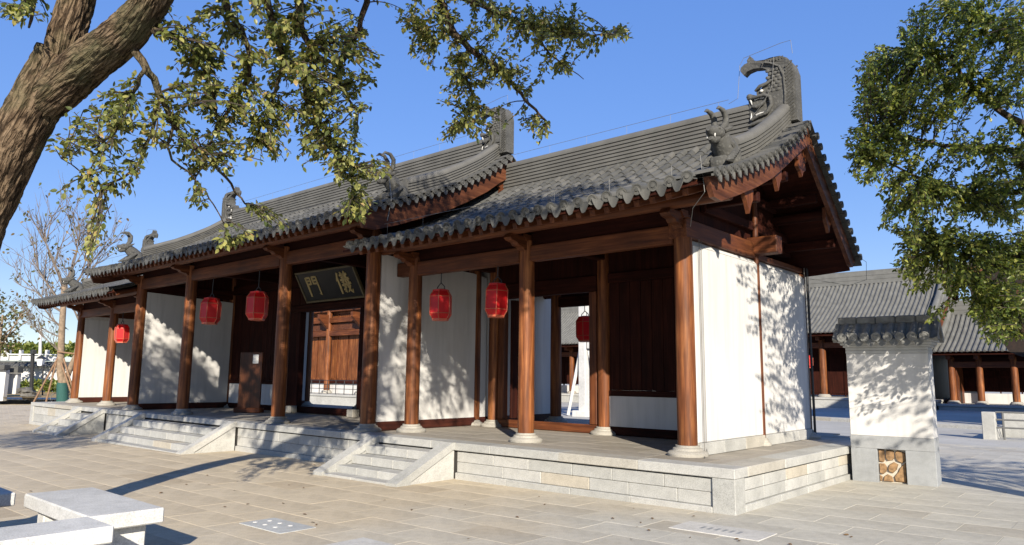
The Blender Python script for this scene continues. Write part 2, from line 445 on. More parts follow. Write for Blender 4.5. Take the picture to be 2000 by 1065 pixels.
# cap stones along the edges
def run_x(name, x0, x1, y0, y1, z0, z1, L, c=.008, mat=stone, off=0.0):
    n = max(1, round((x1-x0)/L)); w = (x1-x0)/n; cuts = [x0+w*i+(R.uniform(-.12, .12)*w if 0 < i < n else 0)+(off if 0 < i < n else 0) for i in range(n+1)]
    for a, b in zip(cuts, cuts[1:]):
        j = R.uniform(-.003, .003)
        part(name, MB().box(a+.002, b-.002, y0+j, y1, z0, z1, c), mat, plat, loc=((a+b)/2, y0, (z0+z1)/2))
def run_y(name, y0, y1, x0, x1, z0, z1, L, c=.008, mat=stone):
    n = max(1, round((y1-y0)/L)); w = (y1-y0)/n; cuts = [y0+w*i+(R.uniform(-.12, .12)*w if 0 < i < n else 0) for i in range(n+1)]
    for a, b in zip(cuts, cuts[1:]):
        j = R.uniform(-.003, .003)
        part(name, MB().box(x0, x1+j, a+.002, b-.002, z0, z1, c), mat, plat, loc=((x0+x1)/2, (a+b)/2, (z0+z1)/2))
run_x('cap_stone', -PX+.001, PX, 0, .4, .375, HP+.002, 1.35)
run_y('cap_stone', .404, 7.1, PX-.4, PX, .375, HP+.002, 1.3)
run_y('cap_stone', .404, 7.1, -PX, -PX+.4, .375, HP+.002, 1.3)
segs = [(-PX+.31, -8.75), (-6.5, -3.85), (1.45, 6.5), (8.75, PX-.31)]
for a, b in segs:
    zb = zg((a+b)/2); h = (.355-zb-.09)/2
    run_x('ashlar_block', a, b, .045, .3, zb+.09+h+.002, .355, .78)
    run_x('ashlar_block', a, b, .047, .3, zb+.09, zb+.09+h-.002, .78, off=.3)
    run_x('plinth_stone', a, b, .0, .3, zb-.1, zb+.088, 1.3)
for sx in (1, -1):
    xa, xb = (PX-.3, PX-.045) if sx > 0 else (-PX+.045, -PX+.3)
    zb = zg(sx*PX); h = (.355-zb-.09)/2
    run_y('ashlar_block', .31, 7.1, xa, xb, zb+.09+h+.002, .355, .72)
    run_y('ashlar_block', .31, 7.1, xa, xb, zb+.09, zb+.09+h-.002, .72)
    run_y('plinth_stone', .31, 7.1, xa-.04, xb+.04, zb-.1, zb+.088, 1.2)
    x0, x1 = (PX-.31, PX-.004) if sx > 0 else (-PX+.004, -PX+.31)
    part('corner_stone', MB().box(x0, x1, .004, .305, zb-.1, .372, .008), stone, plat, loc=(sx*PX, 0, 0))
part('shadow_joint', MB().box(-PX+.05, PX-.05, .05, .3, .352, .378), joint_m, plat)
for a, b in stairs:
    zb = zg((a+b)/2); rise = (HP-zb)/4; run = .31; ck = .26
    for i in range(3):
        z1 = HP-rise*(i+1); y1 = -run*i; y0 = y1-run-(.02)
        n = 3 if b-a < 3 else 5; w = (b-a-2*ck)/n
        for q in range(n):
            xa = a+ck+w*q
            part('step', MB().box(xa+.002, xa+w-.002, y0, y1+.05, z1-rise+.004 if i < 2 else zb-.1, z1, .01), stone, plat, loc=(xa+w/2, y0, z1))
    run_x('foot_stone', a+ck, b-ck, -run*4+.03, -run*3-.022, zb-.1, zb+.035, 1.1)
    for xa, xb in ((a, a+ck), (b-ck, b)):
        yf = -run*4+.02
        poly = [(0.0, HP+.004), (-.06, HP+.004), (yf, zb+.05), (yf-.03, zb-.1), (0.0, zb-.1)]
        low = [(0.0, HP-.125), (-.05, HP-.125), (yf+.28, zb+.05), (yf+.28, zb-.1), (0, zb-.1)]
        up = [(0.0, HP+.004), (-.06, HP+.004), (yf-.03, zb+.05), (yf-.03, zb-.1), (yf+.27, zb-.1), (yf+.27, zb+.06), (-.05, HP-.115), (0, HP-.115)]
        part('cheek_slab', MB().prism(up, 0, xa, xb), stone, plat, loc=(xa, yf, zb))
        part('cheek_wall', MB().prism(low, 0, xa+.025, xb-.025), stone, plat, loc=(xa, yf, zb))

# ------------------------------------------------------------------ the gate hall
YW, YC, YM, YB, YCB = 1.063, .483, 3.5, 5.78, 6.5
WX = (6.4, 9.4, 12.48); CX = (2.419, 5.744)
hall = thing('gate_hall', 'long wooden gate hall with white walls, grey tiled roofs and red brown columns', 'gate', (0, 3.5, HP))
base_me = MB().lathe([(.325, 0), (.33, .03), (.33, .04), (.30, .07), (.25, .085), (.235, .12), (.20, .13), (.195, .165), (.0, .165)], n=28).mesh('column_base', stone_base, True, 40)
def column(x, y, r, z1, mats=lit_col_wood, base=1.0):
    part('column', MB().lathe([(r*.99, HP+.13), (r, HP+.4), (r*.985, (HP+z1)/2), (r*.93, z1)], (x, y, 0), 28), mats, hall, True, 40, loc=(x, y, HP))
    link('column_base', base_me, hall, (x, y, HP), (0, 0, R.random()*6), (base*.9, base*.9, .92))
for s in (1, -1):
    for x in WX:
        column(s*x, YW, .144, 4.02)
        if x < 12: column(s*x, YM, .14, 4.6)
        column(s*x, YB, .14, 3.68)
    for x in CX:
        column(s*x, YC, .158, 4.6, base=.95); column(s*x, YM, .155, 5.4, base=.8); column(s*x, YCB, .165, 4.6)

def beam(name, x0, x1, y0, y1, z0, z1, mat, c=.012, **kw): return part(name, MB().box(x0, x1, y0, y1, z0, z1, c), mat, hall, loc=((x0+x1)/2, (y0+y1)/2, (z0+z1)/2), **kw)
def nose(x, y, z0, z1, reach, w=.16):
    d = reach; h = z1-z0
    poly = [(y+.1, z1), (y-d, z1), (y-d-.03, z1-h*.25), (y-d+.02, z1-h*.42), (y-d*.72, z1-h*.5), (y-d*.62, z1-h*.72), (y-d*.4, z1-h*.8), (y-d*.3, z0), (y+.1, z0)]
    part('beam_nose', MB().prism(poly, 0, x-w/2, x+w/2), wood_y, hall, loc=(x, y, z0))
for s in (1, -1):
    # side wing front and back frames
    ends = [s*6.4, s*9.4, s*12.48]
    for a, b in ((6.4, 9.4), (9.4, 12.48)):
        x0, x1 = sorted((s*a, s*b))
        beam('beam', x0+.13, x1-.13, YW-.085, YW+.085, 3.64, 3.92, wood_x)
        beam('beam', x0+.13, x1-.13, YB-.085, YB+.085, 3.36, 3.62, shade_dark_x)
        beam('infill_board', x0+.12, x1-.12, YW-.025, YW+.025, 3.922, 4.32, shade_dark_x, 0)
    x0, x1 = sorted((s*5.87, s*13.46))
    for (y, z, r) in ((.62, 4.165, .095), (YW, 4.40, .1), (2.3, 4.98, .11), (YM, 5.62, .12), (4.7, 4.60, .1)):
        part('purlin', MB().tube([(x0, y, z), (x1, y, z)], r, 14), wood_x if y < 1 else shade_dark_x, hall, True, 50, loc=((x0+x1)/2, y, z))
    for x in WX:
        nose(s*x, YW, 3.84, 4.075, .52); nose(s*x, YW-.1, 4.0, 4.12, .1, .2)
        # cross beams running back
        if x < 12:
            beam('cross_beam', s*x-.1, s*x+.1, YW+.1, YM-.1, 3.98, 4.22, shade_dark_y); beam('cross_beam', s*x-.1, s*x+.1, YM+.1, YB-.4, 3.7, 3.94, shade_dark_y)
    # gable end wall
    xf = 12.625
    X = lambda a, b: sorted((s*a, s*b))
    a, b = X(12.36, xf)
    for (y0, y1) in ((YW+.06, YM-.03), (YM+.03, YB-.02)):
        wl = MB().box(a, b, y0, y1, .682, 3.6, .01)
        p = [(a+.0, 3.6), (b, 3.6), (b-.0 if s > 0 else b, 3.6), (b-(.1 if s > 0 else 0), 3.7), (a+(.1 if s < 0 else 0), 3.7)]
        part('wall_panel', wl, white, hall, loc=(s*12.5, y0, .68))
        part('wall_coping', MB().prism(p, 1, y0, y1), white, hall, loc=(s*12.5, y0, 3.6))
        q0, q1 = X(12.33, 12.66)
        n = 3; w = (y1-y0)/n
        for i in range(n): part('skirting_stone', MB().box(q0, q1, y0+w*i+.002, y0+w*(i+1)-.002, HP, .68, .006), greybrick if 0 else stone, hall, loc=(s*12.5, y0+w*i, HP))
    part('skirting_board', MB().box(*X(12.30, 12.329), YW+.06, YM-.1, HP+.004, .69, .006), skirt_wood, hall, loc=(s*12.3, 2, HP))
    part('wall_post', MB().tube([(s*12.6, YM, HP+.13), (s*12.6, YM, 5.4)], .05, 12), wood_z, hall, True, 50, loc=(s*12.6, YM, HP))
    link('column_base', base_me, hall, (s*12.6, YM, HP), None, (.42, .42, .8))
    a, b = X(12.31, 12.615)
    beam('cross_beam', a, b, YW-.14, YM-.05, 3.702, 3.99, wood_y); beam('cross_beam', a, b, YM+.05, YB-.06, 3.702, 3.80, wood_y)
    a, b = X(12.4, 13.02); beam('tie_beam', a, b, YM-.13, YM+.13, 3.765, 4.07, wood_x, .014)
    a, b = X(12.36, 12.5)
    part('gable_board', MB().prism([(YW, 3.992), (5.45, 3.992), (5.45, 4.02), (4.7, 4.66), (YM, 5.70), (2.2, 5.0), (YW, 4.5)], 0, a, b), shade_dark_z, hall, loc=(s*12.45, YM, 4))
    a, b = X(12.5, 13.42)
    for (y, z) in ((1.7, 4.42), (2.9, 5.0), (4.3, 4.9), (5.2, 4.22)):
        beam('bracket_arm', a, b, y-.06, y+.06, z-.16, z, shade_dark_x)
    a, b = X(12.51, 12.6)
    for z0, y0, y1 in ((4.2, 1.6, 5.05), (4.7, 2.4, 4.55)):
        beam('gable_strut', a, b, y0, y1, z0, z0+.16, shade_dark_y)
    # partition between wing and central hall: two halves
    xc = 5.744; a, b = X(5.62, 5.865)
    for y0, y1, top in ((YC+.12, 3.78, 4.0), (3.84, YCB-.1, 4.0)):
        poly = [(y0, .685), (y1, .685), (y1, top-.06), (y1-.45, top), (y0, top+.1)]
        part('wall_panel', MB().prism(poly, 0, a, b), white, hall, loc=(s*xc, y0, .68))
        q0, q1 = X(5.6, 5.885)
        part('skirting_board', MB().box(q0, q1, y0, y1, HP+.004, .683, .01), skirt_wood, hall, loc=(s*xc, y0, HP))
    a, b = X(5.63, 5.85)
    beam('cross_beam', a, b, YC+.1, YCB-.1, 4.1, 4.4, shade_dark_y)
    a, b = X(5.68, 5.8)
    part('gable_board', MB().prism([(YC, 4.4), (YCB, 4.4), (YCB, 4.9), (YM, 6.5), (2.2, 5.7), (YC, 4.95)], 0, a, b), shade_dark_z, hall, loc=(s*xc, YM, 4.4))
    # beam stub beside the inner wing column
    a, b = X(5.9, 6.3); beam('beam_stub', a, b, YW-.09, YW+.09, 3.66, 3.94, wood_x)
    # middle line of the wing: doorway bay
    a, b = X(6.4, 9.4)
    beam('threshold', a+.13, b-.13, YM-.06, YM+.06, HP+.004, .675, wood_x)
    beam('lintel', a+.13, b-.13, YM-.08, YM+.08, 3.36, 3.69, shade_dark_x)
    beam('transom_panel', a+.1, b-.1, YM-.03, YM+.03, 3.692, 4.9, shade_dark_z, 0)
    for x in (6.66, 9.16):
        a1, b1 = X(x-.09, x+.09); beam('door_jamb', a1, b1, YM-.075, YM+.075, .677, 3.358, wood_z)
    a, b = X(6.78, 6.85)
    lf = part('door_leaf', MB().box(a, b, YM+.1, YM+.55, .69, 3.34, .01), shade_dark_z, hall, loc=(s*6.8, YM+.1, .69))
    for i in range(6): part('door_peg', MB().box(*X(6.85, 6.93), YM+.48, YM+.53, .95+i*.42, 1.0+i*.42), dark_metal, lf)
    # wing bay with a white low panel and boarded wall
    a, b = X(9.4, 12.36)
    a1, b1 = a+.14, b-.14
    beam('bottom_rail', a1, b1, YM-.06, YM+.06, HP+.004, .665, shade_dark_x)
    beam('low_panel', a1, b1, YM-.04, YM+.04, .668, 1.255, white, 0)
    beam('middle_rail', a1, b1, YM-.07, YM+.07, 1.257, 1.37, shade_dark_x)
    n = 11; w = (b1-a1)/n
    for i in range(n): beam('wall_plank', a1+w*i+.004, a1+w*(i+1)-.004, YM-.03+R.uniform(-.004, .004), YM+.03, 1.372, 3.5, shade_dark_z, .006)
    beam('top_rail', a1, b1, YM-.08, YM+.08, 3.502, 3.7, shade_dark_x)
    beam('transom_panel', a1, b1, YM-.03, YM+.03, 3.702, 4.9, shade_dark_z, 0)

# central hall
for a, b in ((-5.744, -2.419), (-2.419, 2.419), (2.419, 5.744)):
    beam('beam', a+.15, b-.15, YC-.1, YC+.1, 4.17, 4.48, wood_x); beam('infill_board', a+.1, b-.1, YC-.03, YC+.03, 4.482, 4.9, shade_dark_x, 0)
    beam('beam', a+.15, b-.15, YCB-.1, YCB+.1, 4.17, 4.48, shade_dark_x)
    beam('ceiling_beam', a+.15, b-.15, YM-.12, YM+.12, 4.25, 4.55, shade_dark_x)
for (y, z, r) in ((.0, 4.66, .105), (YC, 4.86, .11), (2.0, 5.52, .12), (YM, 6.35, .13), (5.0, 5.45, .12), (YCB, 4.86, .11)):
    part('purlin', MB().tube([(-6.66, y, z), (6.66, y, z)], r, 14), wood_x if y < .2 else shade_dark_x, hall, True, 50, loc=(0, y, z))
for s in (1, -1):
    for x in CX:
        nose(s*x, YC, 4.32, 4.57, .56)
        if x < 4: beam('cross_beam', s*x-.11, s*x+.11, YC+.1, YM-.1, 4.4, 4.68, shade_dark_y); beam('cross_beam', s*x-.11, s*x+.11, YM+.1, YCB-.1, 4.4, 4.68, shade_dark_y)
for s in (1, -1):
    a, b = sorted((s*2.58, s*5.59))
    beam('bottom_rail', a, b, YM-.06, YM+.06, HP+.004, .665, shade_dark_x); beam('low_panel', a, b, YM-.04, YM+.04, .668, 1.3, white, 0)
    beam('middle_rail', a, b, YM-.07, YM+.07, 1.302, 1.42, shade_dark_x)
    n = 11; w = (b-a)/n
    for i in range(n): beam('wall_plank', a+w*i+.004, a+w*(i+1)-.004, YM-.03+R.uniform(-.004, .004), YM+.03, 1.422, 4.24, shade_dark_z, .006)
    # centre bay side panels and door jambs
    a, b = sorted((s*1.62, s*2.26))
    beam('wall_plank', a, b, YM-.04, YM+.04, .66, 4.24, shade_dark_z, .006); beam('bottom_rail', a, b, YM-.06, YM+.06, HP+.004, .658, shade_dark_x)
    a, b = sorted((s*1.45, s*1.618)); beam('door_jamb', a, b, YM-.1, YM+.1, .69, 3.47, shade_dark_z)
    a, b = sorted((s*1.36, s*1.62)); beam('door_stone', a, b, YM-.34, YM-.11, HP+.002, .70, stone_base)
    a, b = sorted((s*2.33, s*2.5))
    part('wall_panel', MB().box(a, b, YM+.17, YM+.62, .69, 4.2, .01), white, hall, loc=(s*2.42, YM, .69))
    part('skirting_board', MB().box(a-.015, b+.015, YM+.17, YM+.62, HP+.004, .688, .01), skirt_wood, hall, loc=(s*2.42, YM, .5))
beam('threshold', -1.45, 1.45, YM-.07, YM+.07, HP+.004, .688, shade_dark_x)
beam('lintel', -2.26, 2.26, YM-.1, YM+.1, 3.472, 3.68, shade_dark_x)
beam('transom_panel', -2.26, 2.26, YM-.03, YM+.03, 3.682, 4.25, shade_dark_z, 0)
beam('transom_panel', -5.6, 5.6, YM-.03, YM+.03, 4.55, 6.3, shade_dark_z, 0)

# ------------------------------------------------------------------ roofs
PW_F = [(-.36, 4.12), (.1, 4.25), (.6, 4.42), (1.31, 4.69), (1.9, 4.95), (2.5, 5.28), (3.0, 5.58), (3.5, 5.92)]
PW_B = [(3.5, 5.92), (4.0, 5.42), (4.6, 4.93), (5.2, 4.42), (5.6, 4.08), (5.98, 3.74)]
PM_F = [(-.85, 4.60), (-.3, 4.78), (.21, 4.95), (.9, 5.22), (1.66, 5.54), (2.2, 5.82), (2.76, 6.14), (3.2, 6.45), (3.5, 6.68)]
PM_B = [(3.5, 6.68), (4.2, 6.15), (5.0, 5.68), (5.9, 5.22), (6.8, 4.85), (7.5, 4.62)]
def tile_mesh(L=.34, r0=.064, r1=.08):
    m = MB(); n = 7
    for y, r in ((.03, r0), (-L, r1)):
        for k in range(n): a = math.pi*k/(n-1); m.v.append((r*math.cos(a), y, r*math.sin(a)*1.05))
    for k in range(n-1): m.poly((k, k+1, n+k+1, n+k))
    m.v += [(r1*.8*math.cos(math.pi*k/(n-1)), -L, r1*.8*math.sin(math.pi*k/(n-1))) for k in range(n)]
    for k in range(n-1): m.poly((n+k, n+k+1, 2*n+k+1, 2*n+k))
    return m
TL = .31
tile_mb = tile_mesh(); tile_me = tile_mb.mesh('roof_tile', tile, True, 50)
def disc_mb(r=.080, t=.035):
    m = MB(); n = 14
    m.lathe([(r, 0), (r, t), (r*.78, t), (r*.74, t-.008), (r*.4, t-.008), (r*.34, t+.004), (0.001, t+.006)], n=n); return m
disc_me = disc_mb().mesh('eave_disc', tile, True, 35)
def drip_mb(w=.21, h=.125):
    m = MB(); pts = []
    cols = 9
    for i in range(cols):
        f = -1+2*i/(cols-1); x = f*w/2
        zt = -.045*(1-f*f); edge = h*(1-abs(f)**2.6)**.9*(.86+.14*math.cos(f*f*7))+.02
        pts.append((x, 0, zt, zt-edge))
    top = [(x, 0, zt) for x, _, zt, zb in pts]; bot = [(x, -.05*(zt-zb)/h, zb) for x, _, zt, zb in pts]
    m.sheet([top, bot]); m.sheet([[(x, y+.02, z) for x, y, z in top], [(x, y+.02, z) for x, y, z in bot]])
    m.sheet([bot, [(x, y+.02, z) for x, y, z in bot]]); return m
drip_me = drip_mb().mesh('drip_tile', tile)
def slope_at(prof, y):
    a = lerp_profile(prof, y+.05); b = lerp_profile(prof, y-.05); return math.atan2(a-b, .1)
def roof(name, x0, x1, pf, pb, liftf, rolls, single, pitch, hip_x):
    """rolls: centres of the tile rows; single: how many of the lowest courses stand as objects of their own"""
    zf = lambda x, y: lerp_profile(pf, y)+liftf(x)
    zb_ = lambda x, y: lerp_profile(pb, y)+liftf(x)
    # pan surface, troughs between the rolls, small steps per course
    m = MB(); step = pitch/4
    xs_ = []
    x = x0
    while x < x1-1e-4: xs_.append(x); x += step
    xs_.append(x1)
    def dip(x):
        f = ((x-rolls[0])/pitch) % 1.0
        return -.05*math.sin(math.pi*f)**2
    rows = []; y = pf[0][0]+.01
    while y < 3.5:
        rows.append([(x, y, zf(x, y)+dip(x)) for x in xs_]); rows.append([(x, y+.001, zf(x, y)+dip(x)+.016) for x in xs_]); y += TL
    rows.append([(x, 3.5, zf(x, 3.5)) for x in xs_])
    nb = 7
    for i in range(1, nb+1):
        y = 3.5+(pb[-1][0]-3.5)*i/nb; rows.append([(x, y, zb_(x, y)+dip(x)) for x in xs_])
    m.sheet(rows)
    rf = part(name, m, tile, hall, loc=((x0+x1)/2, 3.5, pf[-1][1]))
    # boards under the tiles
    m = MB(); seg = [x0+.02+(x1-x0-.04)*i/12 for i in range(13)]
    ysf = [p[0] for p in pf]; ysb = [p[0] for p in pb]
    up = [[(x, y, zf(x, y)-.075) for x in seg] for y in ysf]+[[(x, y, zb_(x, y)-.075) for x in seg] for y in ysb[1:]]
    dn = [[(x, y, zf(x, y)-.115) for x in seg] for y in ysf]+[[(x, y, zb_(x, y)-.115) for x in seg] for y in ysb[1:]]
    m.sheet(up); m.sheet([r[::-1] for r in dn]); m.sheet([up[0], dn[0]]); m.sheet([up[-1], dn[-1]])
    m.sheet([[r[0] for r in up], [r[0] for r in dn]]); m.sheet([[r[-1] for r in up], [r[-1] for r in dn]])
    part('roof_board', m, shade_dark_x, hall, loc=((x0+x1)/2, 3.5, pf[-1][1]))
    # rolls
    rest = MB(); nc = int((3.45-pf[0][0])/TL)+1
    for ri, x in enumerate(rolls):
        beyond = abs(x) > hip_x-.12
        for c in range(nc):
            yl = pf[0][0]+TL*c; yt = yl+TL
            if yt > 3.5: yt = 3.5; 
            if beyond and yt > 1.0: break
            th = slope_at(pf, (yl+yt)/2); z = zf(x, yt)+.004
            rot = (th, 0, R.uniform(-.012, .012)); jx = R.uniform(-.004, .004)
            if c < single: link('roof_tile', tile_me, rf, (x+jx, yt, z), rot)
            else:
                M = Matrix.Translation((x+jx, yt, z)) @ Euler(rot).to_matrix().to_4x4()
                b = len(rest.v); rest.v += [tuple(M @ Vector(p)) for p in tile_mb.v]
                for f in tile_mb.f: rest.poly([b+i for i in f])
        zE = zf(x, pf[0][0]); th = slope_at(pf, pf[0][0]+.1)
        link('eave_disc', disc_me, hall, (x, pf[0][0]-.005, zE+.012), (math.pi/2+th*.35, 0, R.uniform(0, .3)))
        rest.tube([(x, 3.52, zb_(x, 3.52)+.0)]+[(x, y, zb_(x, y)) for y in ysb[1:]], .076, 8)
    part('roof_tile', rest, tile, rf, True, 50, stuff=True)
    for a, b in zip(rolls, rolls[1:]):
        x = (a+b)/2; link('drip_tile', drip_me, hall, (x, pf[0][0]-.045, zf(x, pf[0][0])+.03+R.uniform(-.008, .008)), (.32+R.uniform(-.12, .12), R.uniform(-.09, .09), R.uniform(-.2, .2)))
    # rafters and eave boards
    raf = MB().box(-.045, .045, 0, 1.5, -.1, 0, .008).mesh('rafter', wood_y)
    for i in range(len(rolls)):
        x = rolls[i]+pitch/2
        if abs(x) > hip_x+.1: continue
        y = pf[0][0]+.14; th = math.atan2(zf(x, y+1.3)-zf(x, y), 1.3)
        link('rafter', raf, hall, (x, y, zf(x, y)-.122), (th, 0, 0))
    m = MB(); yb0 = pf[0][0]+.05
    m.sheet([[(x, yb0, zf(x, yb0)-.03) for x in seg], [(x, yb0, zf(x, yb0)-.12) for x in seg], [(x, yb0+.05, zf(x, yb0+.05)-.12) for x in seg]])
    part('eave_board', m, wood_x, hall, loc=((x0+x1)/2, yb0, pf[0][1]))
    return rf
def layered(h, w, n=6, cap=True):
    """outline (offset, height) of a ridge laid up of thin courses"""
    R_ = []; L_ = []
    hh = h-(.09 if cap else 0)
    for i in range(n):
        o = w/2-(.022 if i % 2 else 0); z0 = hh*i/n; z1 = hh*(i+1)/n
        R_ += [(o, z0), (o, z1)]
    if cap:
        for k in range(1, 8):
            a = math.pi*k/8; R_.append((math.cos(a)*w*.5, hh+.10*math.sin(a)))
    L_ = [(-x, z) for x, z in R_[:2*n]][::-1]
    return R_+L_
def sweep(path, section, side):
    """section offsets run along the horizontal vector side"""
    m = MB(); n = len(section); b = 0
    for p in path:
        for o, z in section: m.v.append((p[0]+side[0]*o, p[1]+side[1]*o, p[2]+z))
    for i in range(len(path)-1):
        for k in range(n):
            k2 = (k+1) % n; m.poly((i*n+k, i*n+k2, (i+1)*n+k2, (i+1)*n+k))
    m.poly(list(range(n))); m.poly([(len(path)-1)*n+k for k in range(n)][::-1]); return m

CHI = [(12.64, 6.0), (12.64, 6.39), (12.61, 6.62), (12.67, 6.65), (12.78, 6.6), (12.77, 6.71), (12.87, 6.71), (12.97, 6.85), (12.99, 6.95), (12.96, 7.05), (12.88, 7.11), (12.72, 7.14), (12.60, 7.12), (12.53, 7.065), (12.47, 7.16), (12.48, 7.22), (12.55, 7.27), (12.61, 7.28), (12.60, 7.33), (12.66, 7.40), (12.70, 7.31), (12.78, 7.27), (12.93, 7.24), (13.05, 7.235), (13.22, 7.22), (13.34, 7.15), (13.42, 7.03), (13.47, 6.86), (13.47, 6.0)]
def chiwen(s, xend, zbase, k=1.0, label=None):
    T = lambda x, z: (s*(xend+(x-13.47)*k), zbase+(z-6.0)*k)
    y0, y1 = YM-.13, YM+.13
    m = MB(); m.prism([(x, z) for x, z in (T(*p) for p in CHI)], 1, y0, y1)
    m.v = [(v[0], YM+(v[1]-YM)*(.62 if c[0] < 12.9 and c[1] > 6.9 else .8 if c[0] < 13.0 and c[1] > 6.8 else 1), v[2]) for v, c in zip(m.v, CHI+CHI)]
    o = part('ridge_ornament', m, carved_m, hall, loc=(s*xend, YM, zbase))
    d = MB()
    for yy, sg in ((y0, -1), (y1, 1)):
        q = lambda x, z, out=.0: (T(x, z)[0], yy+sg*out, T(x, z)[1])
        # back fin ribs
        for i in range(17):
            z = 6.05+i*.062; d.tube([q(13.30, z-.05, .005), q(13.425, z+.03, .008)], .017*k, 5)
        for i in range(8):
            x = 13.25-i*.05; zt = 7.2-.02*i*.2; d.tube([q(x, 7.16, .0), q(x+.02, 7.205, .004)], .011*k, 5)
        d.tube([q(13.27, 6.1, .01), q(13.29, 6.5, .012), q(13.27, 6.85, .012), q(13.2, 7.03, .012), q(13.05, 7.13, .006), q(12.95, 7.17, -.005)], .02*k, 6)
        # scales
        for r in range(7):
            for c in range(3): d.blob(q(12.99+.085*c+(.04 if r % 2 else 0), 6.62+.063*r, .0), (.045*k, .018, .034*k), 7, 4)
        # brow, snout, lips, jaw
        d.tube([q(12.76, 6.68, .02), q(12.86, 6.735, .045), q(12.99, 6.76, .04), q(13.1, 6.82, .02)], [.02, .035, .03, .012], 7)
        d.blob(q(12.655, 6.6, .02), (.06*k, .05, .05*k), 8, 6)
        d.tube([q(12.62, 6.57, .02), q(12.76, 6.555, .04), q(12.93, 6.56, .04), q(13.03, 6.5, .04), q(13.05, 6.36, .035), q(12.97, 6.23, .035), q(12.82, 6.2, .035), q(12.68, 6.16, .02)], [.03, .03, .032, .035, .035, .034, .03, .03], 7)
        d.tube([q(12.7, 6.4, .02), q(12.8, 6.37, .04), q(12.9, 6.42, .03), q(12.96, 6.5, .02)], [.03, .045, .03, .01], 7)
        for i in range(4): d.tube([q(13.02+.02*i, 6.18-.05*i, .01), q(13.16-.01*i, 6.3-.05*i, .03), q(13.27, 6.3-.07*i, .01)], [.012, .025, .01], 6)
        d.tube([q(12.66, 6.07, .02), q(12.8, 6.09, .035), q(12.98, 6.1, .02)], [.03, .035, .02], 7)
        e = MB(); e.blob(q(12.875, 6.655, .02), (.034*k, .02, .026*k), 8, 6); part('eye', e, fang_m, o, True)
        for (x, z, x2, z2, w) in ((12.67, 6.55, 12.695, 6.44, .022), (12.67, 6.17, 12.68, 6.29, .02)):
            e = MB(); e.tube([q(x, z, .02), q(x2, z2, .02)], [w, .004], 6); part('fang', e, fang_m, o)
        for (xa, za, xb, zb2) in ((12.74, 6.525, 12.92, 6.52), (12.76, 6.235, 12.9, 6.25)):
            e = MB(); e.tube([q(xa, za, .012), q((xa+xb)/2, za+.012, .02), q(xb, zb2, .012)], .016, 6); part('tooth_row', e, fang_m, o)
    part('carving', d, carved_m, o, True, 60)
    # lightning wire loop round the ornament
    w = MB(); a = lambda x, z: (T(x, z)[0], YM-.02, T(x, z)[1])
    w.tube([a(12.2, 6.62), a(12.38, 6.68), a(12.44, 7.3), a(12.52, 7.42), a(13.2, 7.5), a(13.38, 7.5), a(13.4, 7.25)], .0045, 5)
    part('lightning_wire', w, wire_m, hall); w = MB()
    w.tube([(T(13.12, 7.22)[0], y0-.03, T(13.12, 7.22)[1]), (T(13.08, 6.7)[0], y0-.05, T(13.08, 6.7)[1]), (T(12.95, 6.45)[0], y0-.07, T(12.95, 6.45)[1]), (T(12.66, 6.15)[0], y0-.05, T(12.66, 6.15)[1])], .0045, 5)
    part('lightning_wire', w, wire_m, hall)
def beast(s, x, y, z, long_horn=False):
    m = MB(); P = lambda dx, dy, dz: (x+s*dx*.92, y+dy*.92, z+dz*.86)
    m.tube([P(0, .42, .0), P(0, .36, .16), P(0, .22, .3), P(0, .06, .42)], [.19, .2, .17, .14], 10)
    m.blob(P(0, -.02, .46), (.12, .17, .105), 10, 8, .15)
    m.tube([P(0, -.06, .45), P(0, -.2, .43), P(0, -.28, .47)], [.1, .085, .045], 9)
    m.tube([P(0, -.04, .36), P(0, -.17, .3), P(0, -.24, .31)], [.075, .06, .03], 8)
    for q in (-1, 1):
        H = .45 if long_horn else .31
        m.tube([P(q*.06, .04, .53), P(q*.09, .12, .53+H*.35), P(q*.1, .12, .53+H*.75), P(q*.1, .02, .53+H), P(q*.1, -.12, .53+H*1.02), P(q*.1, -.2, .53+H*.88)], [.045, .05, .045, .038, .028, .008], 7)
        m.tube([P(q*.1, .05, .5), P(q*.15, .14, .55), P(q*.17, .22, .6)], [.03, .035, .005], 6)
        m.blob(P(q*.085, -.1, .5), (.03, .035, .03), 6, 5)
        for i in range(5): m.tube([P(q*.12, .1+.06*i, .36-.06*i), P(q*.17, .2+.07*i, .28-.07*i), P(q*.15, .32+.05*i, .14-.05*i)], [.02, .04, .008], 6)
    for q in (-1, 1):
        for i in range(6): m.tube([P(q*.1, .42-.02*i, .28-.05*i), P(q*.21, .26-.05*i, .2-.045*i), P(q*.2, .06-.04*i, .1-.035*i)], [.02, .05, .012], 6)
    for i in range(6): m.tube([P(0, .12+.05*i, .48-.05*i), P(0, .24+.06*i, .5-.06*i)], [.035, .004], 6)
    m.box(min(P(-.13, 0, 0)[0], P(.13, 0, 0)[0]), max(P(-.13, 0, 0)[0], P(.13, 0, 0)[0]), y+.0, y+.56, z-.1, z+.06, .01)
    o = part('beast_ornament', m, carved_m, hall, True, 55, loc=(x, y, z))
    for q in (-1, 1): part('fang', MB().tube([P(q*.06, -.2, .42), P(q*.065, -.21, .33)], [.02, .004], 6), fang_m, o)
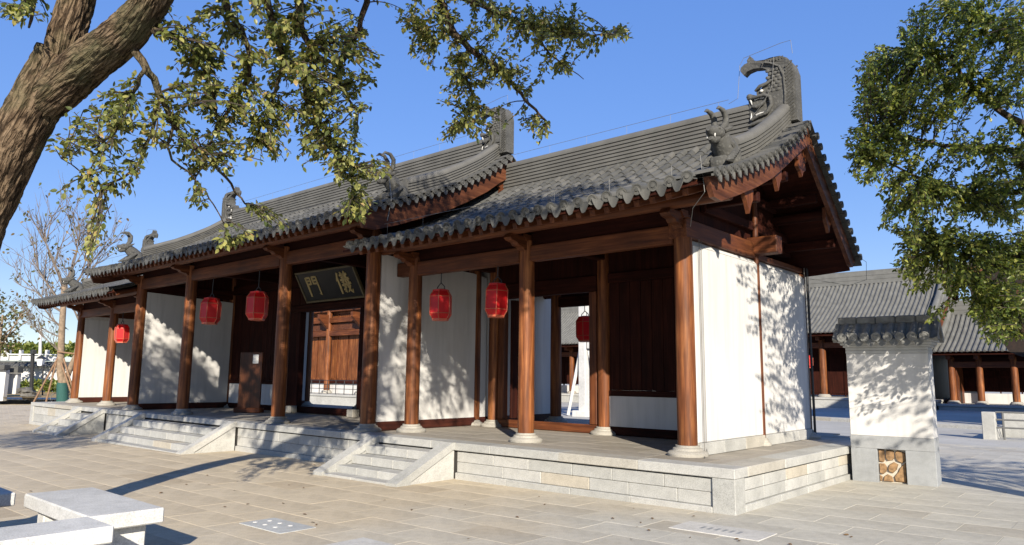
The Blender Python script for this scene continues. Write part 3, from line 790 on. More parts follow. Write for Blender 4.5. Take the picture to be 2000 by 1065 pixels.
def gable(s, xo, pf, pb, liftz, wid, hip_x, hip_h, y_beast, pend, horn=False):
    """verge: bargeboards, verge tiles, sloping ridge with its beast; xo is the outer face"""
    F = lambda y: lerp_profile(pf, y)+liftz; B = lambda y: lerp_profile(pb, y)+liftz
    a, b = sorted((s*(xo-.075), s*xo))
    yf = [p[0] for p in pf]; yb = [p[0] for p in pb]
    y0 = yf[0]+.1; ysf = [y0]+[y for y in yf if y > y0+.05]
    top = [(y, F(y)-.03) for y in ysf]
    bot = [(y+(.16 if i == 0 else 0)+.0, F(y+(.16 if i == 0 else 0))-wid*(0.82 if i == 0 else 1)-.06*(y > 3.2)) for i, y in enumerate(ysf)]
    part('bargeboard', MB().prism(top+bot[::-1], 0, a, b), verge_wood, hall, loc=(s*xo, 1.5, pf[2][1]))
    ye = yb[-1]-.1; ysb = [y for y in yb if y < ye-.05]+[ye]
    top = [(y, B(y)-.03) for y in ysb]; bot = [(y-(.16 if y == ye else 0), B(y-(.16 if y == ye else 0))-wid*(.82 if y == ye else 1)-.06*(y < 3.8)) for y in ysb]
    top[0] = (3.502, top[0][1]); bot[0] = (3.502, bot[0][1])
    part('bargeboard', MB().prism(top+bot[::-1], 0, a, b), verge_wood, hall, loc=(s*xo, 5, pf[2][1]))
    # pointed and scalloped pendant boards
    for (y, w, h, sc) in pend:
        z = (F(y) if y < 3.5 else B(y))-wid+.06
        a2, b2 = sorted((s*(xo-.14), s*(xo-.08)))
        if sc: poly = [(y-w/2, z+.2), (y-w/2, z-h*.25), (y-w*.38, z-h*.32), (y-w*.48, z-h*.5), (y-w*.3, z-h*.58), (y-w*.36, z-h*.75), (y-w*.12, z-h*.85), (y, z-h), (y+w*.12, z-h*.85), (y+w*.36, z-h*.75), (y+w*.3, z-h*.58), (y+w*.48, z-h*.5), (y+w*.38, z-h*.32), (y+w/2, z-h*.25), (y+w/2, z+.2)]
        else: poly = [(y-w/2, z+.1), (y-w/2, z-.1), (y-w*.42, z-h*.45), (y-w*.25, z-h*.6), (y, z-h), (y+w*.25, z-h*.6), (y+w*.42, z-h*.45), (y+w/2, z+.0), (y+w/2, z+.25)]
        part('pendant_board', MB().prism(poly, 0, a2, b2), wood_z, hall, loc=(s*xo, y, z))
    # verge tiles across the edge
    vt = tile_mesh(.3, .06, .07).mesh('verge_tile', tile, True, 50)
    for prof, G, sgn in ((pf, F, -1), (pb, B, 1)):
        d = 0; ya = prof[0][0] if sgn < 0 else prof[-1][0]
        y = ya-sgn*.12
        while (y < 3.45 if sgn < 0 else y > 3.6):
            z = G(y); th = slope_at(prof, y)
            link('verge_tile', vt, hall, (s*(xo-.2), y, z-.005), (0, 0, s*math.pi/2))
            link('verge_disc', disc_me, hall, (s*(xo+.092), y, z+.0), (math.pi/2, 0, s*math.pi/2), (.82, .82, .9))
            if sgn < 0:
                y2 = y+.5*.215*math.cos(th); link('verge_drip', drip_me, hall, (s*(xo+.085), y2, G(y2)+.01), (.15, 0, s*math.pi/2), (.85, 1, .8))
            y += -sgn*.215*math.cos(th)
    bed = MB(); n = 12
    for prof, G in ((pf, F), (pb, B)):
        yy = [prof[0][0]+(prof[-1][0]-prof[0][0])*i/n for i in range(n+1)]
        bed.sheet([[(s*(xo-.5), y, G(y)-.0) for y in yy], [(s*(xo+.09), y, G(y)-.015) for y in yy], [(s*(xo+.09), y, G(y)-.045) for y in yy], [(s*(xo-.1), y, G(y)-.045) for y in yy]])
    part('verge_bed', bed, tile, hall, loc=(s*xo, 3.5, pf[-1][1]))
    # sloping ridges front and back
    sec = layered(hip_h, .23, 11)
    yy = [3.42+(y_beast+.5-3.42)*i/14 for i in range(15)]
    part('sloping_ridge', sweep([(s*hip_x, y, F(y)+.0) for y in yy], sec, (1, 0)), ridge_m, hall, True, 30, loc=(s*hip_x, 2, F(2)))
    yy = [3.58+(5.6-3.58)*i/10 for i in range(11)]
    part('sloping_ridge', sweep([(s*hip_x, y, B(y)+.0) for y in yy], sec, (1, 0)), ridge_m, hall, True, 30, loc=(s*hip_x, 5, B(5)))
    beast(s, s*hip_x, y_beast, F(y_beast+.25)+.06, horn)
    hk = MB(); zb_ = B(5.75)
    hk.tube([(s*hip_x, 5.65, zb_+.1), (s*hip_x, 5.8, zb_+.32), (s*hip_x, 5.85, zb_+.5), (s*hip_x, 5.98, zb_+.55), (s*hip_x, 6.04, zb_+.47)], [.06, .05, .04, .03, .015], 7)
    part('rear_finial', hk, ridge_m, hall, True)

def lift_w(sgn):
    def f(x):
        t = max(0, (abs(x)-11.3)/2.3); return .10*t*t
    return f
def lift_m(x):
    t = max(0, (abs(x)-4.6)/2.2); return .08*t*t
for s in (1, -1):
    rolls = [s*(6.07+.25*i) for i in range(30)]
    if s < 0: rolls = rolls[::-1]
    x0, x1 = sorted((s*5.82, s*13.45))
    roof('wing_roof', x0, x1, PW_F, PW_B, lift_w(s), rolls, 9 if s > 0 else 0, .25, 13.24)
    gable(s, 13.56, PW_F, PW_B, lift_w(s)(13.5), .40, 13.24, .42, .72, [(1.2, .34, .42, False), (2.35, .34, .4, False), (3.45, .5, .62, True), (4.7, .3, .35, False)], s < 0)
    chiwen(s, 13.47, 6.02)
    a, b = sorted((s*5.83, s*12.66))
    n = 16
    rp = MB(); part('main_ridge', sweep([(s*12.66, YM, 5.87), (s*5.83, YM, 5.87)], layered(.66, .24, 15), (0, 1)), ridge_m, hall, True, 30, loc=(s*9, YM, 6))
    w = MB(); w.tube([(s*6.9, YM-.02, 6.72), (s*12.2, YM-.02, 6.72)], .0045, 5)
    for i in range(6): w.tube([(s*(7.0+i), YM-.02, 6.5), (s*(7.0+i), YM-.02, 6.72)], .0028, 4)
    part('lightning_wire', w, wire_m, hall); w = MB()
    w.tube([(s*6.9, -.2, 4.46), (s*12.6, -.2, 4.46), (s*13.2, -.2, 4.55), (s*13.45, -.25, 4.5), (s*13.5, -.25, 4.0), (s*13.25, -.1, 3.85), (s*12.9, .5, 3.75)], .0045, 5)
    for i in range(7): w.tube([(s*(7.0+i), -.2, 4.2), (s*(7.0+i), -.2, 4.46)], .003, 4)
    part('lightning_wire', w, wire_m, hall); w = MB()
    w.tube([(s*13.6, 5.8, 3.98), (s*13.72, 6.02, 3.86), (s*13.7, 6.04, 3.52), (s*13.4, 5.95, 3.42), (s*12.7, 5.86, 3.6)], .0045, 5)
    part('lightning_wire', w, wire_m, hall)
rolls = [-6.5+.25*i for i in range(53)]
roof('main_roof', -6.74, 6.74, PM_F, PM_B, lift_m, rolls, 0, .25, 6.45)
for s in (1, -1):
    gable(s, 6.78, PM_F, PM_B, lift_m(6.7), .50, 6.45, .42, .15, [(3.45, .5, .62, True)], True)
    chiwen(s, 6.8, 6.80, .95)
part('main_ridge', sweep([(-6.1, YM, 6.62), (6.1, YM, 6.62)], layered(.68, .26, 15), (0, 1)), ridge_m, hall, True, 30, loc=(0, YM, 6.7))
w = MB(); w.tube([(-5.7, YM-.02, 7.52), (5.7, YM-.02, 7.52)], .0045, 5)
for i in range(12): w.tube([(-5.6+i, YM-.02, 7.2), (-5.6+i, YM-.02, 7.52)], .0028, 4)
part('lightning_wire', w, wire_m, hall); w = MB()
w.tube([(-6.2, -.72, 4.95), (6.4, -.72, 4.95)], .0045, 5)
for i in range(13): w.tube([(-6+i, -.72, 4.7), (-6+i, -.72, 4.95)], .0028, 4)
part('lightning_wire', w, wire_m, hall); w = MB()
w.tube([(6.62, .1, 5.5), (6.84, .0, 5.0), (6.86, -.1, 4.55)], .01, 5)
part('lightning_wire', w, wire_m, hall)
# conduit on the corner of the end wall
w = MB(); w.tube([(12.66, 1.23, 3.7), (12.66, 1.23, .62), (12.68, 1.2, .52), (12.85, .85, .505)], .007, 6); w.tube([(12.655, 1.31, 3.68), (12.655, 1.31, .6), (12.75, 1.15, .506)], .005, 6)
w.tube([(12.655, 5.7, 3.8), (12.655, 5.72, .6)], .011, 6)
part('conduit', w, conduit_m, hall)
w = MB(); w.tube([(12.66, 5.84, 4.0), (12.67, 5.84, .55)], .025, 8); part('drain_pipe', w, dark_metal, hall)

# ------------------------------------------------------------------ plaque, lanterns, notice board
def stroke(m, pts, w0, w1, y=-.0):
    """one brush stroke as a tapering raised ribbon in the board's own plane (x right, z up)"""
    n = len(pts); L = []; Rr = []
    for i, p in enumerate(pts):
        p = Vector((p[0], p[1])); a = Vector(pts[max(i-1, 0)]); b = Vector(pts[min(i+1, n-1)]); t = (b-a).normalized(); nn = Vector((-t.y, t.x))
        f = i/(n-1); w = (w0+(w1-w0)*f)*(1.0+.25*math.sin(f*math.pi))
        L.append(p+nn*w/2); Rr.append(p-nn*w/2)
    fr = [(q.x, -.014, q.y) for q in L]; fr2 = [(q.x, -.014, q.y) for q in Rr]; bk = [(q.x, 0, q.y) for q in L]; bk2 = [(q.x, 0, q.y) for q in Rr]
    m.sheet([bk, fr, fr2, bk2])
    m.sheet([[fr[0], fr2[0]], [bk[0], bk2[0]]]); m.sheet([[fr[-1], fr2[-1]], [bk[-1], bk2[-1]]])
YI = [([(28, 95), (20, 78), (8, 60)], 9, 3), ([(20, 76), (20, 40), (19, 4)], 7, 8), ([(47, 98), (51, 92), (54, 87)], 4, 8), ([(76, 99), (71, 92), (66, 87)], 7, 3),
      ([(38, 83), (62, 85), (88, 87)], 6, 8), ([(44, 73), (62, 75), (82, 76)], 5, 7), ([(34, 62), (62, 65), (94, 67)], 6, 9), ([(62, 88), (62, 76), (61, 63)], 7, 6),
      ([(57, 59), (50, 55), (39, 52)], 8, 3), ([(34, 40), (64, 43), (96, 47)], 6, 8), ([(51, 55), (51, 30), (50, 9), (41, 15)], 7, 4), ([(38, 20), (50, 26), (61, 33)], 5, 5),
      ([(68, 61), (72, 36), (80, 16), (89, 6), (94, 20)], 8, 4), ([(87, 38), (78, 24), (62, 9)], 7, 3), ([(78, 60), (82, 56), (87, 52)], 4, 8)]
MEN = [([(14, 93), (14, 50), (12, 6)], 8, 7), ([(14, 91), (30, 91), (42, 92), (41, 76), (40, 60)], 6, 7), ([(15, 77), (28, 77), (40, 77)], 5, 5), ([(15, 63), (28, 62), (40, 62)], 5, 5),
       ([(59, 93), (59, 76), (59, 60)], 7, 6), ([(58, 92), (74, 92), (88, 93), (87, 50), (87, 10), (76, 18)], 7, 4), ([(60, 77), (73, 77), (86, 77)], 5, 5), ([(60, 63), (73, 63), (86, 63)], 5, 5)]
plq = thing('name_plaque', 'black lacquered name plaque with gold border and characters 儀門 above the doorway', 'plaque', (.42, 3.28, 3.72))
plq.rotation_euler = (math.radians(29), 0, 0)
def child(name, mb, mats, parent, smooth=False, auto=None, loc=(0, 0, 0), rot=None, label=None):
    o = bpy.data.objects.new(name, mb.mesh(name, mats, smooth, auto)); COL.objects.link(o); o.parent = parent; o.location = loc
    if rot: o.rotation_euler = rot
    if label: o['label'] = label
    return o
PWd, PHt = 2.75, .93
child('board', MB().box(-PWd/2, PWd/2, 0, .06, 0, PHt, .01), black_lacquer, plq)
for (x0, x1, z0, z1) in ((-PWd/2-.02, PWd/2+.02, -.02, .04), (-PWd/2-.02, PWd/2+.02, PHt-.04, PHt+.02), (-PWd/2-.02, -PWd/2+.04, .042, PHt-.042), (PWd/2-.04, PWd/2+.02, .042, PHt-.042)):
    child('border', MB().box(x0, x1, -.025, .07, z0, z1, .012), dull_gold, plq)
for strokes, x in ((MEN, -.72), (YI, .72)):
    m = MB()
    for p, w0, w1 in strokes: stroke(m, [(q[0]*.0068-.34, q[1]*.0068-.34) for q in p], w0*.0088, w1*.0088)
    child('character', m, gold, plq, loc=(x, -.001, PHt/2))

def lantern(x, y, z, k, label, dark=False):
    t = thing('red_lantern', label, 'lantern', (x, y, z), 'red lanterns hanging under the eaves'); t.rotation_euler = (R.uniform(-.03, .03), R.uniform(-.03, .03), 0)
    r = .225*k; h = .56*k
    n = 6; ro = R.random()*.5-.2
    prof = [(r*.74, -h/2), (r*.985, -h/2+.085*k), (r, -h/2+.1*k), (r, h/2-.1*k), (r*.985, h/2-.085*k), (r*.74, h/2)]
    child('shade', MB().lathe(prof, n=n, rot=ro), lantern_red, t)
    fr = MB()
    for q in range(n):
        a = 2*math.pi*q/n+ro; fr.tube([((rr+.004)*math.cos(a), (rr+.004)*math.sin(a), zz) for rr, zz in prof], .008*k, 5)
    for zz, rr in ((-h/2+.11*k, r), (h/2-.11*k, r)):
        fr.tube([((rr+.004)*math.cos(2*math.pi*q/n+ro), (rr+.004)*math.sin(2*math.pi*q/n+ro), zz) for q in range(n+1)], .007*k, 5)
    child('frame', fr, lantern_trim, t)
    child('base_ring', MB().lathe([(r*.75, -h/2-.035*k), (r*.78, -h/2-.03*k), (r*.78, -h/2+.004), (r*.7, -h/2+.004)], n=n, rot=ro), lantern_trim, t)
    child('cap', MB().lathe([(r*.77, h/2-.004), (r*.79, h/2+.025*k), (r*.3, h/2+.05*k), (.001, h/2+.052*k)], n=n, rot=ro), lantern_red, t)
    return t, h
def hang(x, y, z, k, top, label):
    t, h = lantern(x, y, z, k, label)
    m = MB(); m.tube([(-.11*k, 0, h/2+.02), (-.1*k, 0, h/2+.09), (0, 0, h/2+.17)], .011, 6); m.tube([(.11*k, 0, h/2+.02), (.1*k, 0, h/2+.09), (0, 0, h/2+.17)], .011, 6)
    m.tube([(0, 0, h/2+.165), (0, 0, top-z)], .011, 6); child('hanger', m, dark_metal, t)
hang(7.17, YW, 3.0, .98, 3.65, 'shaded red lantern in front of the dappled white partition right of the plaque')
hang(8.67, YW, 3.0, 1.0, 3.65, 'bright sunlit red lantern just beside a round column right of the plaque')
hang(-1.19, YC, 3.27, 1.13, 4.18, 'dark red lantern left of the plaque, in front of the shaded white wall')
hang(1.21, YC, 3.27, 1.13, 4.18, 'bright red lantern hanging closest to the plaque, on its left side')
hang(-8.6, YW, 2.93, 1.0, 3.65, 'small red lantern under the lower left roof near the bare tree')
hang(7.18, 5.95, 2.80, 1.0, 3.6, 'dark backlit red lantern seen through the right hand doorway')

board_wood = wood('board_wood', 2, (.05, .018, .009), (.085, .03, .014), (.13, .05, .022), .3)
nb = thing('notice_board', 'brown upright wooden notice board with a white paper, left of the central doorway', 'notice board', (-2.25, 2.35, HP))
child('panel', MB().box(-.34, .34, -.03, .03, .12, 1.75, .012), board_wood, nb)
child('paper', MB().box(.05, .22, -.034, -.031, 1.42, 1.68), paper_m, nb)
child('base', MB().box(-.40, .40, -.16, .16, 0, .14, .02), wood_x, nb)
nb.rotation_euler = (0, 0, .62)

# ------------------------------------------------------------------ wall pier beside the platform
cap_tile_m = flat('cap_tile', (.17, .17, .16), .75, 0, .35, 9)
pr = thing('wall_pier', 'short white wall pier with grey tiled cap and ochre stone niche, right of the platform', 'wall', (13.72, 4.45, zg(14)))
pr.rotation_euler = (0, 0, .07); pr.scale = (.91, .91, .90)
cap_disc_me = disc_mb().mesh('cap_disc', cap_tile_m, True, 35); cap_drip_me = drip_mb().mesh('cap_drip', cap_tile_m)
PWx, PD = 1.37, .52
bz = .83
# grey base with a niche
nx0, nx1, nz = .44, .90, .60
for (x0, x1, z0, z1) in ((0, nx0, -.1, nz), (nx1, PWx, -.1, nz), (0, PWx, nz+.001, bz)):
    child('base_block', MB().box(x0, x1, 0, PD, z0, z1, .006), greybrick, pr)
child('niche_back', MB().box(nx0, nx1, .105, PD-.01, -.1, nz), mortar_m, pr)
rocks = [[(.45, .36), (.45, .595), (.545, .595), (.545, .40), (.52, .355)], [(.56, .44), (.565, .57), (.64, .59), (.70, .57), (.705, .45), (.67, .40), (.60, .385)], [(.725, .45), (.715, .55), (.76, .585), (.885, .55), (.89, .42), (.83, .36), (.75, .39)],
         [(.45, .16), (.45, .335), (.54, .335), (.575, .27), (.56, .19), (.50, .14)], [(.59, .26), (.62, .33), (.69, .375), (.76, .335), (.73, .24), (.66, .17), (.60, .20)], [(.68, .11), (.76, .21), (.80, .30), (.89, .39), (.89, .02), (.70, .02)], [(.50, .02), (.52, .11), (.58, .15), (.65, .11), (.67, .02)],
         [(.58, .598), (.58, .592), (.70, .595), (.70, .6)], [(.45, .02), (.45, .13), (.49, .10), (.48, .02)]]
for k, q in enumerate(rocks):
    cx_ = sum(p[0] for p in q)/len(q); cz_ = sum(p[1] for p in q)/len(q)
    m = MB(); n = len(q); f = .86
    outer = [(x, .104, z) for x, z in q]; inner = [(cx_+(x-cx_)*f, .075-R.uniform(0, .012), cz_+(z-cz_)*f) for x, z in q]
    m.v = outer+inner; m.f = [(i, (i+1) % n, n+(i+1) % n, n+i) for i in range(n)]+[tuple(range(n, 2*n))]; m.mi = [0]*(n+1)
    child('niche_stone', m, rock_m, pr, True, 50)
child('shaft', MB().box(.008, PWx-.008, .008, PD-.008, bz+.001, 2.34, .006), white, pr)
for (e, z0, z1) in ((.0, 2.342, 2.40), (.0, 2.402, 2.455), (.035, 2.457, 2.50), (.075, 2.502, 2.545), (.115, 2.547, 2.60)):
    child('cornice_course', MB().box(-e+.0, PWx+e, -e, PD+e, z0, z1, .006), plaster('cornice_plaster', (.40, .40, .385)) if z0 == 2.342 else bpy.data.materials['cornice_plaster'], pr)
ex = .14
m = MB(); m.prism([(-.24, 2.60), (PD/2-.05, 2.93), (PD/2+.05, 2.93), (PD+.24, 2.60)], 0, -ex, PWx+ex); child('cap_core', m, cap_tile_m, pr)
nr = 8; pw = (PWx+2*ex-.1)/nr
ptile = tile_mesh(.22, .075, .088).mesh('cap_tile', cap_tile_m, True, 50)
for i in range(nr):
    x = -ex+.05+pw*(i+.5)
    for c in range(2):
        o = link('cap_tile', ptile, None, (0, 0, 0)); o.parent = pr; o.location = (x, -.24+.2*(c+1), 2.61+.115*(c+1)); o.rotation_euler = (math.atan2(.33, .45), 0, R.uniform(-.03, .03))
    o = link('cap_disc', cap_disc_me, None); o.parent = pr; o.location = (x, -.26, 2.635); o.rotation_euler = (math.pi/2, 0, 0)
for i in range(nr-1):
    o = link('cap_drip', cap_drip_me, None); o.parent = pr; o.location = (-ex+.05+pw*(i+1), -.25, 2.625); o.rotation_euler = (.2, 0, 0); o.scale = (1.1, 1, .8)
for i in range(5):
    x0 = -ex-.01+(PWx+2*ex+.02)/5*i
    child('cap_ridge_tile', MB().box(x0+.003, x0+(PWx+2*ex+.02)/5-.003, PD/2-.1, PD/2+.1, 2.9, 3.05, .02), cap_tile_m, pr)
for sx in (-ex-.04, PWx+ex-.03):
    m = MB(); m.prism([(-.2, 2.62), (PD/2-.1, 2.93), (PD/2+.1, 2.93), (PD+.2, 2.62), (PD+.12, 2.55), (PD/2, 2.86), (-.12, 2.55)], 0, sx, sx+.07); child('cap_verge', m, cap_tile_m, pr)

# ------------------------------------------------------------------ granite benches round the tree, slabs and covers in the plaza
def bench(x0, x1, y0, y1, label):
    z = zg((x0+x1)/2); t = thing('stone_bench', label, 'bench', ((x0+x1)/2, (y0+y1)/2, z), 'granite benches set in a square round the big tree')
    cx_, cy_ = (x0+x1)/2, (y0+y1)/2; L = x1-x0; D = y1-y0
    child('seat', MB().box(-L/2, L/2, -D/2, D/2, .37, .50, .012), bench_m, t)
    lng = L > D
    for q in (-.36, .36):
        if lng: child('support', MB().box(q*L-.09, q*L+.09, -D*.36, D*.36, -.03, .369, .01), bench_m, t)
        else: child('support', MB().box(-L*.36, L*.36, q*D-.09, q*D+.09, -.03, .369, .01), bench_m, t)
bench(9.22, 10.93, -6.36, -5.74, 'long pale granite bench behind the square of benches, its whole top in view')
bench(10.95, 11.50, -8.2, -6.37, 'pale granite bench nearest the camera, running out of the picture at the lower left corner')
bench(8.42, 9.0, -8.2, -6.37, 'pale granite bench at the far left edge, partly shaded')
part('tree_pit_soil', MB().box(9.03, 10.92, -8.2, -6.38, -.2, zg(10)+.03), soil_m, ground)

def cover(name, label, cat, x0, x1, y0, y1, mat, dots=None, slots=None):
    zc = zg((x0+x1)/2); t = thing(name, label, cat, ((x0+x1)/2, (y0+y1)/2, zc)); t.rotation_euler = (0, -.009, 0)
    L = (x1-x0)/2; D = (y1-y0)/2
    child('plate', MB().box(-L, L, -D, D, -.02, .0065, .003), mat, t)
    if dots:
        for i in range(3):
            for j in range(2): child('lifting_stud', MB().lathe([(.028, 0), (.028, .003), (.02, .006), (.001, .006)], ((i-1)*L*.5-.12+.05*j, (j-.5)*D*.7, .0066), 10), fang_m, t)
    if slots:
        for i in range(6): child('drain_slot', MB().box(-.24+i*.085, -.2+i*.085, -.07, .07, .0062, .0072), greybrick, t)
cover('inspection_cover', 'grey inspection cover with six white studs set into the beige paving', 'manhole cover', 9.66, 10.52, -4.32, -3.87, granite('cover_stone', (.40, .41, .40), (.42, .43, .42), (.4, .4, .38), .3), True)
cover('pale_slab', 'plain pale stone slab set into the paving at the lower edge of the photo', 'paving slab', 11.33, 12.25, -4.36, -3.84, pale)
cover('drain_cover', 'pale stone drain cover with short slots, in front of the platform corner', 'drain cover', 13.42, 14.46, -1.22, -.72, pale, None, True)

# ------------------------------------------------------------------ trees
leaf_verts = [(0, 0, 0), (.28, .24, .04), (.62, .23, .01), (1.0, 0, -.12), (.62, -.23, .01), (.28, -.24, .04), (.35, 0, .0), (.68, 0, -.02)]
leaf_faces = [(0, 6, 1), (0, 5, 6), (1, 6, 7, 2), (6, 5, 4, 7), (2, 7, 3), (7, 4, 3)]
def leaf_matrix(p, d, s, roll):
    x = d.normalized(); ref = Vector((0, 0, 1)) if abs(x.z) < .95 else Vector((1, 0, 0))
    y = ref.cross(x).normalized(); z = x.cross(y); y2 = y*math.cos(roll)+z*math.sin(roll); z2 = x.cross(y2)
    return Matrix(((x.x*s, y2.x*s, z2.x*s, p.x), (x.y*s, y2.y*s, z2.y*s, p.y), (x.z*s, y2.z*s, z2.z*s, p.z), (0, 0, 0, 1)))
class Tree:
    def __init__(s, root, rng): s.root = root; s.r = rng; s.tw = MB(); s.leaves = []; s.nodes = []
    def limb(s, pts, r0, r1, name='limb', mat=bark, n=10, sub=3, wob=.0, keep=True):
        P = []
        pts = [Vector(p) for p in pts]
        for i in range(len(pts)-1):
            p0 = pts[max(i-1, 0)]; p1 = pts[i]; p2 = pts[i+1]; p3 = pts[min(i+2, len(pts)-1)]
            for k in range(sub):
                t = k/sub; P.append(.5*((2*p1)+(p2-p0)*t+(2*p0-5*p1+4*p2-p3)*t*t+(3*p1-p0-3*p2+p3)*t**3))
        P.append(pts[-1]); m = len(P)
        if wob: P = [p+Vector((s.r.uniform(-1, 1), s.r.uniform(-1, 1), s.r.uniform(-1, 1)))*wob*(0 < i < m-1) for i, p in enumerate(P)]
        rad = [r0+(r1-r0)*(i/(m-1)) for i in range(m)]
        s.nodes += [(p, rad[i]) for i, p in enumerate(P)]
        if keep: part(name, MB().tube(P, rad, n), mat, s.root, True, loc=P[0])
        else: s.tw.tube(P, rad, max(4, n), cap=False)
        return P
    def twig(s, a, b, nl, size, droop=.15):
        """a thin shoot from a to b with leaves along its outer part"""
        a = Vector(a); b = Vector(b); L = (b-a).length; r = s.r
        mid = (a+b)/2+Vector((r.uniform(-.12, .12), r.uniform(-.12, .12), r.uniform(0, .2)))*L
        P = []
        for i in range(6):
            t = i/5; P.append(a*(1-t)**2+mid*2*t*(1-t)+b*t*t)
        s.tw.tube(P, [.004+.006*(1-i/5)*min(1, L) for i in range(6)], 4, cap=False)
        for k in range(nl):
            t = 1-(k/max(1, nl))*min(1, .42/max(.2, L)); p = a*(1-t)**2+mid*2*t*(1-t)+b*t*t
            d = (b-mid).normalized()*.55+Vector((r.gauss(0, 1), r.gauss(0, 1), r.gauss(0, .7)-.45))*.62
            s.leaves.append(leaf_matrix(p+Vector((r.gauss(0, .02), r.gauss(0, .02), r.gauss(0, .02))), d, size*r.uniform(.65, 1.2), r.gauss(0, .6)))
    def nearest(s, p):
        return min(s.nodes, key=lambda q: (q[0]-p).length_squared)[0]
    def finish(s, mat, singles=0, twmat=twig_m):
        if s.tw.f: part('twigs', s.tw, twmat, s.root, stuff=True)
        L = s.leaves
        if singles:
            def sz(M):
                u, v, d = proj(M.translation); return (d if (d > 0 and 0 < u < 2000 and 0 < v < 1065) else 999)
            order = sorted(range(len(L)), key=lambda i: sz(L[i])-M_scale(L[i])*30)
            one = set(order[:singles]); lm = MB(); lm.v = list(leaf_verts); lm.f = list(leaf_faces); lm.mi = [0]*len(leaf_faces)
            me = bpy.data.meshes.new('leaf'); me.from_pydata(leaf_verts, [], leaf_faces); me.materials.append(mat)
            base = WL[s.root.name]
            for i in one:
                o = bpy.data.objects.new('leaf', me); COL.objects.link(o); o.parent = s.root; o.matrix_local = Matrix.Translation(-base) @ L[i]
            L = [M for i, M in enumerate(L) if i not in one]
        V = []; Fc = []; base = WL[s.root.name]
        for M in L:
            b = len(V)
            for p in leaf_verts:
                q = M @ Vector(p); V.append((q.x-base.x, q.y-base.y, q.z-base.z))
            for f in leaf_faces: Fc.append([b+i for i in f])
        me = bpy.data.meshes.new('foliage'); me.from_pydata(V, [], Fc); me.materials.append(mat)
        link('foliage', me, s.root, base, stuff=True)
def M_scale(M): return M.col[0].to_3d().length

# big camphor tree at the left
tr = thing('camphor_tree', 'large leaning camphor tree with furrowed bark and overhanging branches at the upper left', 'tree', (10.0, -7.25, zg(10)))
T = Tree(tr, random.Random(5))
def trunk_mesh(pts, rads, n=110, sub=26, amp=.020):
    m = MB(); P = []; Q = []
    pts = [Vector(p) for p in pts]
    for i in range(len(pts)-1):
        p0 = pts[max(i-1, 0)]; p1 = pts[i]; p2 = pts[i+1]; p3 = pts[min(i+2, len(pts)-1)]
        for k in range(sub):
            t = k/sub; P.append(.5*((2*p1)+(p2-p0)*t+(2*p0-5*p1+4*p2-p3)*t*t+(3*p1-p0-3*p2+p3)*t**3)); Q.append(rads[i]+(rads[i+1]-rads[i])*t)
    P.append(pts[-1]); Q.append(rads[-1])
    m.tube(P, Q, n)
    sum_len = sum((P[i]-P[i-1]).length for i in range(1, len(P)))
    out = []
    ax = 0
    for i, p in enumerate(P):
        for k in range(n):
            v = Vector(m.v[i*n+k]); d = (v-p).normalized()
            a_ = 2*math.pi*k/n; q = Vector((math.cos(a_)*4.6, math.sin(a_)*4.6, (i/len(P))*sum_len*1.5))+Vector((noise.noise(v*3), noise.noise(v*3+Vector((5, 0, 0))), 0))*.5
            h = 1.1*min(1, 3.2*abs(noise.noise(q*1.5)))+.5*min(1, 3*abs(noise.noise(q*3.3)))
            g = noise.noise(v*2.1)
            out.append(tuple(v+d*(amp*(h-1.1)+.02*g)))
    m.v = out
    m.att = []; ln = 0
    for i, p in enumerate(P):
        if i: ln += (p-P[i-1]).length
        for k in range(n): m.att.append((.2*math.cos(2*math.pi*k/n), .2*math.sin(2*math.pi*k/n), ln))
    return m
def trunk_part(name, m, parent, loc):
    o = part(name, m, trunk_bark, parent, True, loc=loc)
    at = o.data.attributes.new('grain', 'FLOAT_VECTOR', 'POINT'); at.data.foreach_set('vector', [c for p in m.att for c in p]); return o
trunk_bark = bark_mat('furrowed_bark', (.075, .05, .031), (.165, .118, .076), 1.0, True)
base = Vector((9.45, -7.25, zg(10)-.1))
pA = W(-118, 690, 6.55); pA2 = W(-60, 490, 6.6); pB = W(4, 330, 6.6); pC = W(80, 186, 6.55); pD = W(118, 105, 6.5)
trunk_pts = [base, W(-120, 930, 6.5), pA, pA2, pB, pC, pD]
trunk_part('trunk', trunk_mesh(trunk_pts, [.35, .255, .226, .215, .212, .21, .19]), tr, base)
pL = [W(100, 195, 6.55), W(125, 90, 6.5), W(148, 10, 6.5), W(172, -90, 6.5), W(190, -260, 6.8), W(150, -520, 7.2)]
trunk_part('limb', trunk_mesh(pL, [.12, .15, .145, .14, .12, .09], 90), tr, pL[0])
pR = [W(85, 200, 6.55), W(150, 142, 6.4), W(215, 92, 6.2), W(268, 40, 6.0), W(305, -20, 5.85), W(350, -150, 5.5), W(470, -330, 5.5), W(700, -480, 5.6)]
trunk_part('limb', trunk_mesh(pR, [.18, .185, .165, .145, .135, .125, .11, .08], 90), tr, pR[0])
T.nodes += [(p, .1) for p in pR[4:]]+[(p, .1) for p in pL[3:]]
def br(pts, r0, r1, **k): return T.limb([W(*p) for p in pts], r0, r1, 'branch', bark, 8, 4, .012, **k)
br([(250, 85, 6.1), (285, 130, 6.1), (312, 180, 6.2), (338, 245, 6.4), (385, 290, 6.6), (440, 345, 6.9), (478, 398, 7.1)], .038, .008)
br([(300, 60, 5.95), (345, 75, 6.2), (385, 110, 6.5), (410, 170, 6.7), (425, 240, 6.9)], .032, .008)
br([(285, 130, 6.0), (260, 180, 6.1), (235, 240, 6.2), (195, 290, 6.3), (175, 340, 6.4)], .02, .005)
br([(312, 180, 6.2), (300, 240, 6.3), (270, 320, 6.4), (210, 360, 6.5), (160, 335, 6.5), (120, 310, 6.5)], .018, .004)
